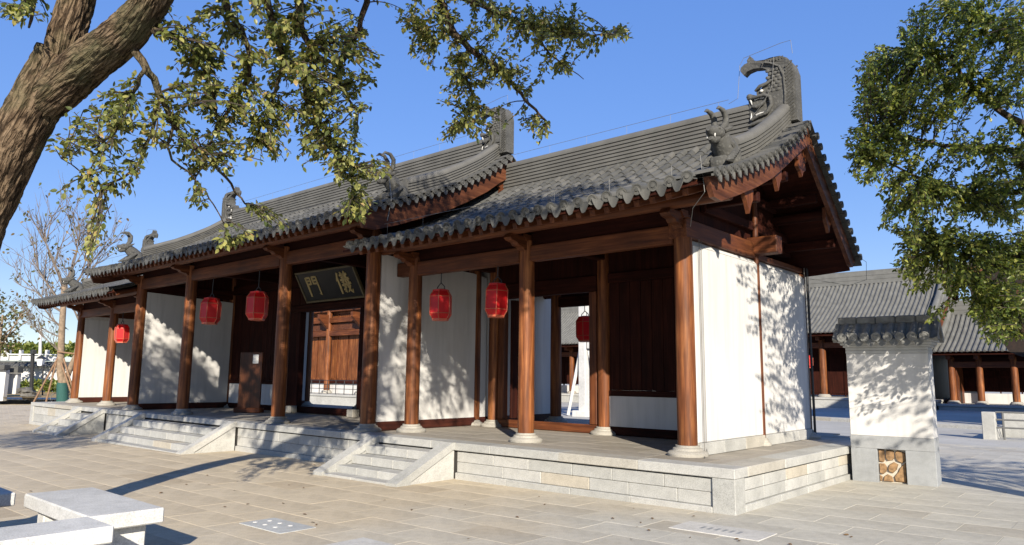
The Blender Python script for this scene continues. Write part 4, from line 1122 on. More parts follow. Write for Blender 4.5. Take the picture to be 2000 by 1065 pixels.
br([(700, -480, 5.6), (640, -200, 6.3), (590, -40, 6.8), (588, 50, 6.9), (604, 92, 6.9), (590, 135, 7.0)], .06, .022)
br([(590, 135, 7.0), (600, 200, 7.1), (640, 260, 7.2), (680, 330, 7.3), (690, 400, 7.4)], .022, .005)
br([(470, -330, 5.5), (500, -120, 6.2), (525, 15, 6.6), (540, 70, 6.7), (555, 125, 6.8), (530, 200, 6.9), (500, 270, 7.0)], .05, .008)
br([(470, -330, 5.5), (430, -120, 6.2), (440, 0, 6.5), (470, 60, 6.6), (490, 130, 6.7), (450, 210, 6.8), (410, 280, 6.9), (380, 360, 7.0)], .04, .006)
br([(340, 245, 6.4), (330, 300, 6.5), (380, 350, 6.7), (420, 400, 6.9), (455, 470, 7.1)], .014, .004)
br([(700, -480, 5.6), (760, -180, 7.2), (720, -20, 7.4), (700, 60, 7.5), (660, 150, 7.5), (700, 220, 7.6)], .05, .01)
br([(700, -480, 5.6), (800, -220, 7.6), (850, -30, 8.3), (880, 50, 8.5), (915, 95, 8.6), (960, 125, 8.7), (1000, 165, 8.8), (1035, 205, 8.9), (1068, 238, 9.0)], .065, .012)
br([(915, 95, 8.6), (905, 140, 8.6), (925, 190, 8.7), (900, 240, 8.7)], .022, .006)
br([(850, -30, 8.3), (960, 20, 8.6), (1040, 55, 8.8), (1120, 70, 9.0), (1200, 66, 9.2)], .04, .006)
br([(1040, 55, 8.8), (1080, 110, 8.9), (1140, 155, 9.0)], .016, .004)
br([(880, 50, 8.5), (850, 80, 8.5), (820, 60, 8.6)], .02, .005)
br([(190, -260, 6.8), (100, -120, 6.6), (60, -20, 6.5), (40, 30, 6.4)], .04, .006)
blobs = [(470, 60, 105, 75, 6.7, 40), (610, 60, 105, 75, 6.9, 44), (700, 110, 45, 70, 7.5, 26), (560, 170, 115, 70, 6.9, 44), (655, 200, 80, 60, 7.2, 34), (440, 190, 80, 70, 6.7, 30),
         (520, 265, 95, 50, 7.0, 34), (640, 290, 70, 45, 7.2, 24), (690, 335, 45, 45, 7.3, 18), (690, 400, 36, 32, 7.4, 16), (410, 300, 80, 45, 6.9, 20), (330, 245, 60, 55, 6.5, 13), (390, 130, 60, 80, 6.5, 20),
         (250, 205, 70, 45, 6.2, 14), (185, 225, 50, 50, 6.2, 10), (230, 300, 85, 45, 6.4, 14), (140, 275, 40, 55, 6.4, 5), (150, 365, 55, 35, 6.5, 3), (225, 390, 60, 35, 6.5, 3), (165, 420, 60, 25, 6.5, 2),
         (390, 390, 28, 16, 6.9, 4), (545, 432, 24, 15, 7.1, 4), (490, 465, 18, 10, 7.1, 3), (440, 480, 20, 10, 7.1, 3), (55, 20, 55, 28, 6.4, 8), (172, 490, 16, 25, 6.5, 4), (330, 60, 30, 60, 6.3, 6), (750, 330, 22, 20, 7.4, 5),
         (825, 40, 55, 45, 8.4, 22), (925, 35, 85, 50, 8.6, 36), (1030, 60, 85, 50, 8.8, 38), (1115, 70, 70, 45, 9.0, 28), (1205, 66, 32, 16, 9.2, 8), (855, 100, 55, 38, 8.5, 18), (930, 130, 65, 45, 8.6, 26), (1010, 150, 55, 38, 8.8, 20),
         (900, 190, 45, 35, 8.7, 16), (930, 238, 60, 28, 8.7, 16), (878, 265, 22, 12, 8.7, 4), (1042, 248, 32, 24, 9.0, 9), (1100, 140, 30, 18, 9.0, 5), (1080, 20, 60, 25, 8.9, 14)]
rg = T.r
for (u, v, ru, rv, d, n) in blobs:
    n = int(n*1.75)
    for _ in range(n):
        a = rg.random()*6.283; q = math.sqrt(rg.random()); p = W(u+ru*q*math.cos(a), v+rv*q*math.sin(a), d+rg.gauss(0, .35))
        o = T.nearest(p); dd = p-o; Ld = dd.length
        st = p-dd.normalized()*min(Ld, rg.uniform(.35, .75)) if Ld > .05 else o
        T.twig(o if Ld < .8 or rg.random() < .25 else st, p, rg.randint(12, 18), .068)
# the part of the crown above and beside the frame
crown_limbs = []
for (a, b, c) in ((pL[-1], (9, -6, 9.4), (6.5, -5.6, 9.2)), (pL[-2], (7.6, -7.2, 7.6), (5.0, -6.8, 7.6)), (pR[-1], (14, -6.6, 8.0), (16.5, -6.3, 8.6)), (pR[-2], (12.5, -7.5, 8.2), (14.5, -8.2, 9.6)), (pR[-1], (13.2, -5.0, 7.2), (15.5, -3.9, 7.8)), (pL[-1], (10.5, -8.5, 9.5), (11.5, -9.5, 10.0)), (pL[-2], (6.5, -8.6, 6.8), (3.5, -9.4, 7.2)), (pL[-2], (6.2, -6.8, 6.4), (1.8, -6.4, 6.7)), (pL[-2], (5.5, -5.8, 7.6), (2.6, -5.2, 7.9))):
    T.limb([a, b, c], .085, .02, 'branch', bark, 8, 4, .03)
nodes_c = list(T.nodes)
def out_of_frame(p, mu=70, mv=45):
    u, v, d = proj(p); return d < .3 or u < -mu or u > 2000+mu or v < -mv or v > 1100
for (c, rr, n, thr) in (((10.6, -6.8, 8.1), (7.6, 3.7, 2.8), 3300, -.12), ((5.0, -6.4, 6.9), (4.6, 2.6, 2.3), 1250, -.05), ((16.3, -5.6, 9.3), (2.8, 2.2, 1.3), 620, -.1), ((6.3, -7.5, 6.6), (5.2, 1.0, 2.0), 1250, -.05), ((5.0, -11, 5.9), (3.5, 1.5, 1.3), 500, -.2)):
    cnt = 0
    while cnt < n:
        d = Vector((rg.gauss(0, 1), rg.gauss(0, 1), rg.gauss(0, 1))).normalized()*(rg.random()**.4)
        p = Vector((c[0]+d.x*rr[0], c[1]+d.y*rr[1], c[2]+d.z*rr[2]))
        if noise.noise(p*.6+Vector((3, 1, 7))) < thr or not out_of_frame(p) or p.z < 4.4 or (p-CAM).length < 2.0: continue
        o = T.nearest(p); dd = p-o
        T.twig(p-dd.normalized()*min(dd.length, .7), p, 10, .10); cnt += 1
T.finish(leaf_a, 290)

# evergreen tree at the right
t2 = thing('evergreen_tree', 'dense dark evergreen tree filling the upper right corner, sunlit on its top', 'tree', (18.7, 2.3, zg(18)))
T = Tree(t2, random.Random(9)); rg = T.r
b0 = Vector((18.7, 2.3, zg(18)-.1))
T.limb([b0, (18.6, 2.35, 1.4), (18.45, 2.4, 2.8), (18.2, 2.5, 4.4), (17.8, 2.6, 6.4), (17.4, 2.7, 8.6)], .24, .07, 'trunk', bark, 16, 5)
T.limb([(18.45, 2.4, 2.8), (19.6, 1.9, 3.4), (21, 1.2, 3.8), (22.3, .6, 4.2)], .08, .02, 'branch', bark, 8, 4, .02)
def br2(a, pts, r0, r1): T.limb([a]+[W(*p) for p in pts], r0, r1, 'branch', bark, 8, 4, .02)
br2((18.45, 2.4, 2.8), [(2040, 660, 10.8), (1985, 625, 10.9), (1930, 570, 11.0), (1880, 520, 11.1)], .07, .015)
br2((18.3, 2.45, 3.8), [(2050, 480, 10.9), (1990, 505, 10.9), (1930, 515, 11.0), (1840, 480, 11.1)], .06, .012)
br2((18.2, 2.5, 4.4), [(2060, 400, 10.9), (1980, 300, 11.0), (1900, 290, 11.1), (1820, 280, 11.2), (1740, 260, 11.3)], .08, .014)
br2((18.0, 2.6, 5.4), [(2050, 260, 11.0), (1975, 230, 11.1), (1920, 190, 11.2), (1850, 120, 11.3), (1790, 100, 11.4)], .08, .014)
br2((18.2, 2.5, 4.4), [(2010, 370, 10.8), (1900, 380, 10.9), (1800, 350, 11.0), (1700, 300, 11.2)], .05, .01)
br2((17.8, 2.6, 6.4), [(2050, 100, 11.0), (1950, 60, 11.2), (1860, 20, 11.4)], .06, .012)
blobs = [(1755, 135, 80, 55, 11.2, 60), (1850, 60, 95, 65, 11.2, 80), (1950, 50, 80, 65, 11.1, 70), (1720, 205, 55, 48, 11.3, 44), (1805, 190, 80, 50, 11.1, 64), (1900, 165, 90, 55, 11.0, 70), (1980, 150, 40, 60, 11, 30), (1682, 280, 40, 40, 11.3, 26), (1735, 285, 60, 38, 11.2, 36),
         (1690, 335, 38, 26, 11.3, 18), (1780, 375, 62, 42, 11.0, 34), (1855, 400, 70, 48, 10.9, 48), (1945, 380, 70, 55, 10.8, 56), (1765, 430, 48, 38, 11.1, 30), (1805, 480, 60, 38, 11.0, 40), (1885, 485, 70, 45, 10.9, 54), (1965, 480, 60, 55, 10.8, 50), (1775, 525, 30, 22, 11.2, 12), (1905, 560, 62, 30, 10.9, 40),
         (1965, 590, 48, 32, 10.8, 32), (1985, 300, 40, 70, 10.8, 36), (1910, 290, 60, 40, 10.8, 24), (1800, 300, 50, 30, 11, 10), (1690, 150, 22, 40, 11.3, 12), (1790, 560, 20, 14, 11, 5), (1925, 620, 36, 16, 10.9, 10), (1860, 540, 40, 25, 11, 16), (1955, 645, 45, 30, 10.7, 26), (1990, 560, 30, 50, 10.6, 30), (1930, 600, 40, 35, 10.8, 22), (1830, 620, 20, 14, 11, 3)]
for (u, v, ru, rv, d, n) in blobs:
    for _ in range(int(n*2.6)):
        a = rg.random()*6.283; q = math.sqrt(rg.random()); p = W(u+ru*q*math.cos(a), v+rv*q*math.sin(a), d+rg.gauss(0, .55))
        o = T.nearest(p); dd = p-o; Ld = dd.length
        T.twig(p-dd.normalized()*min(Ld, rg.uniform(.3, .6)), p, rg.randint(11, 17), .080)
cnt = 0
while cnt < 1000:
    d = Vector((rg.gauss(0, 1), rg.gauss(0, 1), rg.gauss(0, 1))).normalized()*(rg.random()**.4)
    p = Vector((18.6+d.x*3.3, 1.4+d.y*3.0, 5.6+d.z*3.2))
    if not out_of_frame(p, 40, 40) or p.z < 3.7 or noise.noise(p*.8) < -.02: continue
    o = T.nearest(p); dd = p-o
    T.twig(p-dd.normalized()*min(dd.length, .6), p, 11, .10); cnt += 1
cnt = 0
while cnt < 330:
    d = Vector((rg.gauss(0, 1), rg.gauss(0, 1), rg.gauss(0, 1))).normalized()*(rg.random()**.4)
    p = Vector((22+d.x*2.6, 1.7+d.y*2.0, 3.6+d.z*1.6))
    if not out_of_frame(p, 40, 40): continue
    o = T.nearest(p); dd = p-o
    T.twig(p-dd.normalized()*min(dd.length, .6), p, 11, .10); cnt += 1
T.finish(leaf_b)

def bare_tree(name, label, x, y, z0, H, seed, lean=0.0, r0=.28, leaves=0, fork=True, group=None):
    t = thing(name, label, 'tree', (x, y, z0), group); K = Tree(t, random.Random(seed)); r = K.r
    def grow(p, d, L, rad, lev):
        n = 4; P = [p]; q = p; dd = d
        for i in range(n):
            dd = (dd+Vector((r.gauss(0, .1), r.gauss(0, .1), .09))).normalized(); q = q+dd*L/n; P.append(q)
        if lev == 0: K.limb(P, rad, rad*.7, 'trunk' if fork is False else 'limb', bare_bark, 10, 3)
        elif lev == 1: K.limb(P, rad, rad*.6, 'limb', bare_bark, 7, 2)
        else: K.tw.tube(P, [rad*(1-.18*i) for i in range(len(P))], 5 if lev < 3 else 4, cap=False)
        if lev < 4:
            for c in range({0: 5, 1: 5, 2: 4, 3: 3}[lev]):
                i = r.randint(1 if lev else 2, n); a = r.uniform(.3, .75)
                side = Vector((r.gauss(0, 1), r.gauss(0, 1), r.gauss(0, .4))).normalized()
                nd = (dd*math.cos(a)+side*math.sin(a)).normalized(); grow(P[i], nd, L*r.uniform(.5, .8), max(.014, rad*.45), lev+1)
        elif leaves and r.random() < leaves:
            for _ in range(4): K.leaves.append(leaf_matrix(q+Vector((r.gauss(0, .15), r.gauss(0, .15), r.gauss(0, .15))), Vector((r.gauss(0, 1), r.gauss(0, 1), -.8)), .28, r.gauss(0, .8)))
    return t, K, grow

# ------------------------------------------------------------------ other halls round the courtyard
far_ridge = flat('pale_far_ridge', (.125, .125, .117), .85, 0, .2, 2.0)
def far_hall(name, label, x0, x1, yf, depth, z0, zp, ze, zr, cols, r=.22, wall='dark', ext=1.6, pitch=.30, side_wall=0, plinth=True, lan=None):
    t = thing(name, label, 'hall', ((x0+x1)/2, yf, z0))
    P = lambda n, m, mat, **k: part(n, m, mat, t, **k)
    P('stone_base', MB().box(x0-.4, x1+.4, yf-1.5, yf+depth+1.2, z0-.6, zp-.14, .02), stone); P('base_cap', MB().box(x0-.46, x1+.46, yf-1.56, yf+depth+1.26, zp-.138, zp, .02), stone)
    for x in cols:
        P('column', MB().lathe([(r, zp+.2), (r, (zp+ze)/2), (r*.93, ze-.35)], (x, yf, 0), 16), lit_col_wood, smooth=True, auto=40)
        P('column_base', MB().lathe([(r*1.9, zp), (r*1.9, zp+.06), (r*1.4, zp+.2), (.01, zp+.2)], (x, yf, 0), 16), stone_base, smooth=True, auto=40)
        P('beam_nose', MB().box(x-.13, x+.13, yf-.9, yf, ze-.5, ze-.2, .03), wood_y)
    yw = yf+(2.2 if wall != 'front' else .35)
    xa, xb = x0+.2, x1-.2
    P('beam', MB().box(xa, xb, yf-.13, yf+.13, ze-1.0, ze-.62, .02), wood_x); P('eave_purlin', MB().tube([(x0-.6, yf-.75, ze-.1), (x1+.6, yf-.75, ze-.1)], .13, 10), wood_x, smooth=True, auto=50)
    P('upper_board', MB().box(xa, xb, yf-.04, yf+.04, ze-.62, ze+.1), shade_dark_x)
    zl = zp
    if plinth:
        P('low_wall', MB().box(xa, xb, yw-.1, yw+.1, zp, zp+.65, .01), white); zl = zp+.652
    n = max(4, int((xb-xa)/1.1)); w = (xb-xa)/n
    wm = lit_col_wood if wall == 'front' else shade_dark_z
    for i in range(n):
        a = xa+w*i; b = a+w
        P('lattice_door', MB().box(a+.03, b-.03, yw-.05, yw+.05, zl+.1, ze-1.15, .01), wm)
        P('door_rail', MB().box(a+.06, b-.06, yw-.085, yw-.052, zl+.25, zl+.37), wm); P('door_rail', MB().box(a+.06, b-.06, yw-.085, yw-.052, ze-1.6, ze-1.5), shade_dark_x)
        P('door_stile', MB().box(a-.03, a+.03, yw-.1, yw+.06, zl+.002, ze-1.02), wood_z if wall == 'front' else shade_dark_z)
    P('wall_beam', MB().box(xa, xb, yw-.12, yw+.12, ze-1.15, ze-.8, .01), wm); P('wall_board', MB().box(xa, xb, yw-.05, yw+.05, ze-.8, ze+.3), shade_dark_z)
    for sx in ((x0+.2, x0+.45), (x1-.45, x1-.2)):
        P('end_wall', MB().box(sx[0], sx[1], yf+.15, yf+depth, zp, ze, .01), wood_z)
    yr = yf+depth*.5; ye = yf-ext; yb = yf+depth+ext
    pf = [(ye, ze-.05), (ye+(yr-ye)*.3, ze+(zr-ze)*.22), (ye+(yr-ye)*.65, ze+(zr-ze)*.56), (yr, zr)]
    pb = [(yr, zr), (yr+(yb-yr)*.35, ze+(zr-ze)*.56), (yb, ze)]
    X0, X1 = x0-.9, x1+.9
    P('roof', MB().sheet([[(X0, y, z), (X1, y, z)] for y, z in pf+pb[1:]]+[[(X0, y, z-.18), (X1, y, z-.18)] for y, z in (pf+pb[1:])[::-1]]), shade_dark_x)
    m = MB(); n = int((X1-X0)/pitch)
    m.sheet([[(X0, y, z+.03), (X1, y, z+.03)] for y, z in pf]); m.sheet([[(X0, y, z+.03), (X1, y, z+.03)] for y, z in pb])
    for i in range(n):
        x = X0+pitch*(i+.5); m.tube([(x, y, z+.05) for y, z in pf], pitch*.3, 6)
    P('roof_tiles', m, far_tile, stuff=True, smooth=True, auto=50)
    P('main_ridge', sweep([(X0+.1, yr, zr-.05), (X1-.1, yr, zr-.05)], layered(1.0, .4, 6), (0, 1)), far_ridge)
    for x in (X0+.5, X1-.5):
        P('sloping_ridge', sweep([(x, y, z) for y, z in pf[::-1]][:-1]+[(x, pf[0][0]+.9, lerp_profile(pf, pf[0][0]+.9))], layered(.5, .34, 3), (1, 0)), far_ridge)
        P('ridge_ornament', MB().prism([(x-.25, zr), (x+.25, zr), (x+.25, zr+1.0), (x+.1, zr+1.3), (x-.2, zr+1.25), (x, zr+.95), (x-.1, zr+.7), (x-.25, zr+.6)], 1, yr-.15, yr+.15), far_ridge)
    for x in (X0, X1-.09):
        P('bargeboard', MB().prism([(y, z-.05) for y, z in pf]+[(y, z-.5) for y, z in pf[::-1]], 0, x, x+.09), wood_y)
    return t
far_hall('main_hall', 'broad grey roofed hall across the courtyard, behind the wall pier', -14.5, 7.0, 43.65, 9.5, -.2, .48, 4.85, 8.75, (-11.5, -5.5, .5, 6.5), .24, ext=1.5, plinth=False)
mh_ = bpy.data.objects['main_hall']
part('end_pillar', MB().box(6.05, 6.95, 43.3, 44.0, .48, 4.6, .03), wood_z, mh_)
part('end_bracket', MB().prism([(6.05, 4.0), (7.2, 4.0), (7.5, 4.5), (7.5, 5.0), (6.05, 5.0)], 1, 42.9, 43.6), wood_z, mh_)
far_hall('lower_hall', 'lower grey roofed hall right of the broad one, with orange brown columns', 7.9, 24, 44.6, 8, -.2, .25, 3.5, 6.2, (8.1, 9.6, 11.4, 14.5, 17.5, 20.5), .2, ext=1.3)
far_hall('rear_hall', 'sunlit wooden hall on a stone base, seen through the central doorway', -30, -15.5, 20.4, 8, -.4, .40, 6.9, 11, (-27.8, -24.6, -20.9, -17.7), .2, 'front', ext=1.2)
rh_ = bpy.data.objects['rear_hall']
for (nm, y0, y1, z0, z1, mt) in (('head_beam', 20.3, 20.6, 4.25, 4.62, wood_x), ('upper_beam', 20.28, 20.62, 5.15, 5.5, wood_x), ('frieze_board', 20.5, 20.56, 4.64, 5.13, verge_wood), ('sill_rail', 20.55, 20.66, 1.06, 1.3, shade_dark_x)):
    part(nm, MB().box(-29.7, -15.8, y0, y1, z0, z1, .02), mt, rh_)
for x in (-27.8, -24.6, -20.9, -17.7): part('bracket', MB().prism([(20.25, 4.7), (19.5, 5.4), (19.5, 5.7), (20.25, 5.7)], 0, x-.12, x+.12), wood_y, rh_)
far_hall('back_hall', 'hall with red columns seen through the right hand doorway', -30, -11, 41, 8, -.5, .3, 4.4, 7.6, (-27, -24, -21, -19.2, -17.0, -14.5), .22, ext=1.4)
lq = W(1579, 707, 46.5)
lantern(lq.x, lq.y, lq.z, 1.25, 'small bright red lantern under the far hall eave, between the end wall and the pier')
m = None
# metal rail along the rear hall's base
rl = thing('hall_railing', 'thin dark metal railing along the stone base seen through the central doorway', 'railing', (-21, 18.8, .4))
for i in range(12): part('railing_post', MB().tube([(-26+.9*i, 18.95, .4), (-26+.9*i, 18.95, 1.3)], .025, 6), dark_metal, rl)
for z in (.75, 1.02, 1.28): part('rail_bar', MB().tube([(-26, 18.95, z), (-16.1, 18.95, z)], .02, 6), dark_metal, rl)

# braced stone archway seen through the right hand doorway
ar = thing('stone_archway', 'white stone archway with slanting braces seen through the right hand doorway', 'archway', (-2.2, 20.2, zg(-2)))
zb0 = zg(-2)
for x in (-3.02, 1.0):
    part('pillar', MB().box(x-.21, x+.21, 19.97, 20.43, zb0-.1, 6.6, .03), stone_white, ar, loc=(x, 20.2, 0))
    part('pillar_foot', MB().box(x-.4, x+.4, 19.7, 20.7, zb0-.1, zb0+.25, .03), stone_white, ar, loc=(x, 20.2, 0))
    for q in (-1, 1):
        part('brace', MB().tube([(x+q*1.0, 20.2, zb0), (x+q*.26, 20.2, 2.9)], .1, 4), stone_white, ar, loc=(x, 20.2, 0))
for z in (3.0, 4.3, 5.4): part('cross_bar', MB().box(-2.748, .728, 19.98, 20.42, z, z+.5, .03), stone_white, ar)
part('name_panel', MB().box(-2.0, 0, 20.05, 20.35, 3.52, 4.28, .02), stone_white, ar)

# gabled side hall behind the evergreen; near-black gable wood paints shade under its roof
shade_black_wood = wood('shade_blackened_wood', 0, (.008, .005, .004), (.012, .007, .005), (.02, .01, .007), .8)
sh = thing('side_hall', 'dark wooden roof overhang behind the evergreen tree at the right edge', 'hall', W(2150, 860, 26))
def ext_poly(name, pts, d, th, mat):
    m = MB(); a = [W(u, v, d) for u, v in pts]; off = Vector((-.05, 1, 0))*th; n = len(a)
    m.v = [tuple(p) for p in a]+[tuple(p+off) for p in a]; m.f = [tuple(range(n)), tuple(range(n, 2*n))[::-1]]+[(i, (i+1) % n, n+(i+1) % n, n+i) for i in range(n)]; m.mi = [0]*len(m.f)
    return part(name, m, mat, sh)
mir = lambda pts: [(4500-u, v) for u, v in pts]
ext_poly('gable_board', [(1888, 540), (1900, 592), (1972, 688), (2528, 688), (2600, 592), (2612, 540), (2400, 455), (2250, 345), (2100, 455)], 26, 6.0, shade_black_wood)
for f in (lambda q: q, mir):
    ext_poly('bargeboard', f([(1880, 522), (1882, 540), (1965, 515), (2110, 445), (2250, 335), (2250, 312), (2100, 425), (1963, 497)]), 25.5, .25, wood_x)
    ext_poly('roof', f([(1874, 517), (1880, 522), (1963, 496), (2100, 424), (2250, 311), (2250, 297), (2095, 410), (1958, 487)]), 25.2, 7.0, tile)
    ext_poly('beam_end', f([(1983, 568), (1983, 592), (2030, 588), (2030, 562)]), 25.4, 1.0, wood_x)
    ext_poly('column', f([(2060, 688), (2060, 850), (2082, 850), (2082, 688)]), 25.7, .35, wood_z)
ext_poly('wall_panel', [(2084, 690), (2084, 822), (2416, 822), (2416, 690)], 26.2, 5.5, shade_dark_z)
ext_poly('low_wall', [(2084, 823), (2084, 853), (2416, 853), (2416, 823)], 26.1, 5.6, white)

# ramp with rails at the right edge
rp_ = thing('ramp_wall', 'low pale stone ramp wall with metal rails at the right edge', 'ramp', W(1935, 858, 21.5))
p0 = W(1935, 858, 21.5); zr0 = p0.z
part('end_post', MB().box(p0.x-.17, p0.x+.17, p0.y-.17, p0.y+.17, zr0-.1, zr0+.80, .015), stone, rp_)
part('low_wall', MB().box(p0.x-.12, p0.x+.12, p0.y+.18, p0.y+9, zr0-.1, zr0+.28, .01), stone, rp_)
part('back_wall', MB().box(p0.x+.2, p0.x+7, p0.y+1.3, p0.y+1.5, zr0-.1, zr0+.75, .01), stone, rp_)
for z in (.35, .58, .80): part('rail_bar', MB().tube([(p0.x+.18, p0.y, zr0+z), (p0.x+4, p0.y+.02, zr0+z)], .028, 6), wire_m, rp_)
for i in range(5): part('rail_post', MB().tube([(p0.x+.35+.8*i, p0.y, zr0-.05), (p0.x+.35+.8*i, p0.y, zr0+.8)], .03, 6), wire_m, rp_)
cb = thing('low_kerb', 'long low stone kerb on the shaded court behind the wall pier', 'kerb', W(1700, 826, 30))
q0 = W(1560, 822, 33); q1 = W(1925, 838, 26)
dq = (q1-q0); n = 9
for i in range(n):
    a = q0+dq*(i/n); b = q0+dq*((i+1)/n); L = (b-a).length; ang = math.atan2(dq.y, dq.x)
    m = MB().box(.003, L-.003, -.15, .15, -.3, .12, .01)
    link('kerb_stone', m.mesh('kerb_stone', stone), cb, (a.x, a.y, zg(a.x)), (0, 0, ang))

# ------------------------------------------------------------------ beyond the far end of the hall
def Wz(u, v, d): return W(u, v, d)
zl = -.42
far_twig = flat('grey_twig', (.13, .105, .085), .85, 0, .3, 6)
bt, K, grow = bare_tree('bare_tree', 'bare two stemmed tree with its foot wrapped in green net, propped by stakes', *W(122, 789, 44), 11, 3)
def pts44(l): return [W(u, v, 44) for u, v in l]
K.limb(pts44([(122, 760), (121, 745), (118, 725), (119, 690), (121, 640), (124, 595), (125, 560)]), .24, .15, 'trunk', bare_bark, 12, 3)
K.limb(pts44([(125, 748), (132, 735), (140, 712), (149, 690), (154, 650), (158, 610)]), .17, .11, 'trunk', bare_bark, 10, 3)
part('net_wrap', MB().tube(pts44([(122, 791), (122, 770), (121.5, 752), (122, 747)]), [.34, .32, .30, .27], 14), green_wrap, bt, True, 50)
r3 = K.r
def shoot(p, d, L, rad, lev):
    P = [p]; q = p; dd = d
    for i in range(5):
        dd = (dd+Vector((r3.gauss(0, .09), r3.gauss(0, .09), .07))).normalized(); q = q+dd*L/5; P.append(q)
    K.tw.tube(P, [rad*(1-.15*i) for i in range(6)], 5, cap=False)
    if lev < 3:
        for c in range((5, 4, 3)[lev]):
            i = r3.randint(1, 5); a = r3.uniform(.3, .7); sd_ = Vector((r3.gauss(0, 1), r3.gauss(0, 1), r3.gauss(0, .3))).normalized()
            shoot(P[i], (dd*math.cos(a)+sd_*math.sin(a)).normalized(), L*r3.uniform(.5, .8), max(.016, rad*.48), lev+1)
    elif r3.random() < .22:
        for _ in range(3): K.leaves.append(leaf_matrix(q+Vector((r3.gauss(0, .15), r3.gauss(0, .15), r3.gauss(0, .15))), Vector((r3.gauss(0, 1), r3.gauss(0, 1), -.8)), .26, r3.gauss(0, .8)))
for (u, v, du, dv, L, rad) in ((124, 560, -.3, 1, 3.6, .11), (124, 585, .35, 1, 3.2, .1), (122, 610, -1.0, .55, 2.8, .08), (121, 640, -1, .45, 2.8, .07), (125, 570, .05, 1, 3.4, .1), (122, 600, -.6, 1, 3.4, .09), (158, 610, .2, 1, 3, .08), (156, 630, -.4, 1, 2.6, .07), (121, 660, -1, .25, 2.2, .05), (119, 690, -.9, .5, 1.6, .04)):
    d = (RT*du+Vector((0, 0, 1))*dv+fw*r3.uniform(-.4, .4)).normalized(); shoot(W(u, v, 44), d, L, rad, 0)
K.finish(leaf_c, 0, far_twig)
st = thing('tree_stakes', 'slanting wooden stakes propping the bare tree', 'tree support', W(75, 790, 44))
for a, b in (((64, 789), (118, 690)), ((89, 789), (112, 700)), ((150, 785), (124, 700)), ((140, 770), (118, 705))): part('stake', MB().tube([W(*a, 43.5), W(*b, 43.9)], .055, 6), stake_m, st)
part('cross_pole', MB().tube([W(112, 687, 43.7), W(152, 692, 43.9)], .05, 6), stake_m, st)

def oriented_box(name, parent, u0, u1, v_top, v_bot, d, th, mat, c=.02):
    a = W(u0, v_bot, d); b = W(u1, v_bot, d); top = W(u0, v_top, d).z; ang = math.atan2(b.y-a.y, b.x-a.x); L = (Vector((b.x-a.x, b.y-a.y, 0))).length
    me = MB().box(0, L, 0, th, 0, top-a.z, c).mesh(name, mat)
    return link(name, me, parent, a, (0, 0, ang))
gw = thing('garden_wall', 'long white garden wall with grey tile coping at the far left', 'wall', W(60, 765, 62))
oriented_box('wall_panel', gw, -120, 170, 714.5, 768, 62, .4, white)
a = W(-120, 714, 62); b = W(170, 714, 62); du = (b-a)
for i in range(46):
    p = a+du*((i+.5)/46); link('coping_tile', tile_me, gw, (p.x-RT.x*0+fw.x*.0, p.y, p.z+.12), (.5, 0, YAW), (1.7, 1.8, 1.7))
oriented_box('coping', gw, -120, 170, 704, 714.3, 62.1, .5, tile)
bl = thing('stone_balustrade', 'white stone balustrade showing above the far garden wall', 'balustrade', W(50, 705, 66))
oriented_box('rail', bl, -120, 118, 689.5, 692, 66, .3, stone_white); oriented_box('panel', bl, -120, 118, 693.5, 703, 66.1, .15, stone_white)
for u in (-80, -45, -10, 13, 37, 62, 88, 112): oriented_box('post', bl, u-2.4, u+2.4, 683.5, 704, 65.9, .4, stone_white, .04)
nw = thing('white_wall_stub', 'white wall end with tiled cap at the left edge of the photo', 'wall', W(4, 782, 47))
oriented_box('wall_panel', nw, -60, 5, 722, 783, 47, .4, white); oriented_box('wall_panel', nw, 5.5, 30, 729, 770, 48, .4, white)
oriented_box('coping', nw, 5, 34, 716, 728.5, 47.9, .6, tile); oriented_box('coping', nw, -62, 8, 712, 721.5, 46.9, .6, tile)
lawn = MB(); pp = [W(-60, 779, 47), W(140, 779, 47), W(150, 768, 60), W(-60, 768, 60)]
zz = max(p.z for p in pp)+.05
lawn.sheet([[(p.x, p.y, zz) for p in pp[:2]], [(p.x, p.y, zz) for p in pp[3:1:-1]]])
o = structure('lawn', lawn, grass_m)
def clump(name, u0, u1, v0, v1, d, mat, n, size, label, seed):
    r = random.Random(seed); V = []; Fc = []
    for _ in range(n):
        p = W(r.uniform(u0, u1), r.uniform(v0, v1), d+r.uniform(-.6, .6)); M = leaf_matrix(p, Vector((r.gauss(0, 1), r.gauss(0, 1), r.gauss(.3, 1))), size*r.uniform(.6, 1.3), r.gauss(0, 1)); b = len(V)
        V += [tuple(M @ Vector(q)) for q in leaf_verts]; Fc += [[b+i for i in f] for f in leaf_faces]
    me = bpy.data.meshes.new(name); me.from_pydata(V, [], Fc); me.materials.append(mat)
    o = link(name, me, None); o['kind'] = 'stuff'; o['label'] = label; return o
clump('low_hedge', -40, 160, 745, 762, 60, leaf_b, 2600, .3, 'low clipped hedge along the foot of the far garden wall', 2)
clump('treeline', -60, 170, 676, 692, 140, leaf_b, 2600, 1.1, 'dark far treeline behind the white balustrade', 4)
lp = thing('garden_lamp', 'dark thin garden lamp post with a lantern head in front of the white wall', 'lamp post', W(83, 775, 52))
part('pole', MB().tube([W(83, 775, 52), W(84, 712, 52)], .05, 8), dark_metal, lp); c0 = W(80, 706, 52)
part('lamp_head', MB().lathe([(.2, -.3), (.28, .18), (.05, .35)], c0, 4), paper_m, lp); part('lamp_cap', MB().lathe([(.36, .19), (.06, .42), (.01, .5)], c0, 4), dark_metal, lp)
lp = thing('dark_post', 'thick dark upright post standing before the far white wall', 'post', W(61, 770, 53))
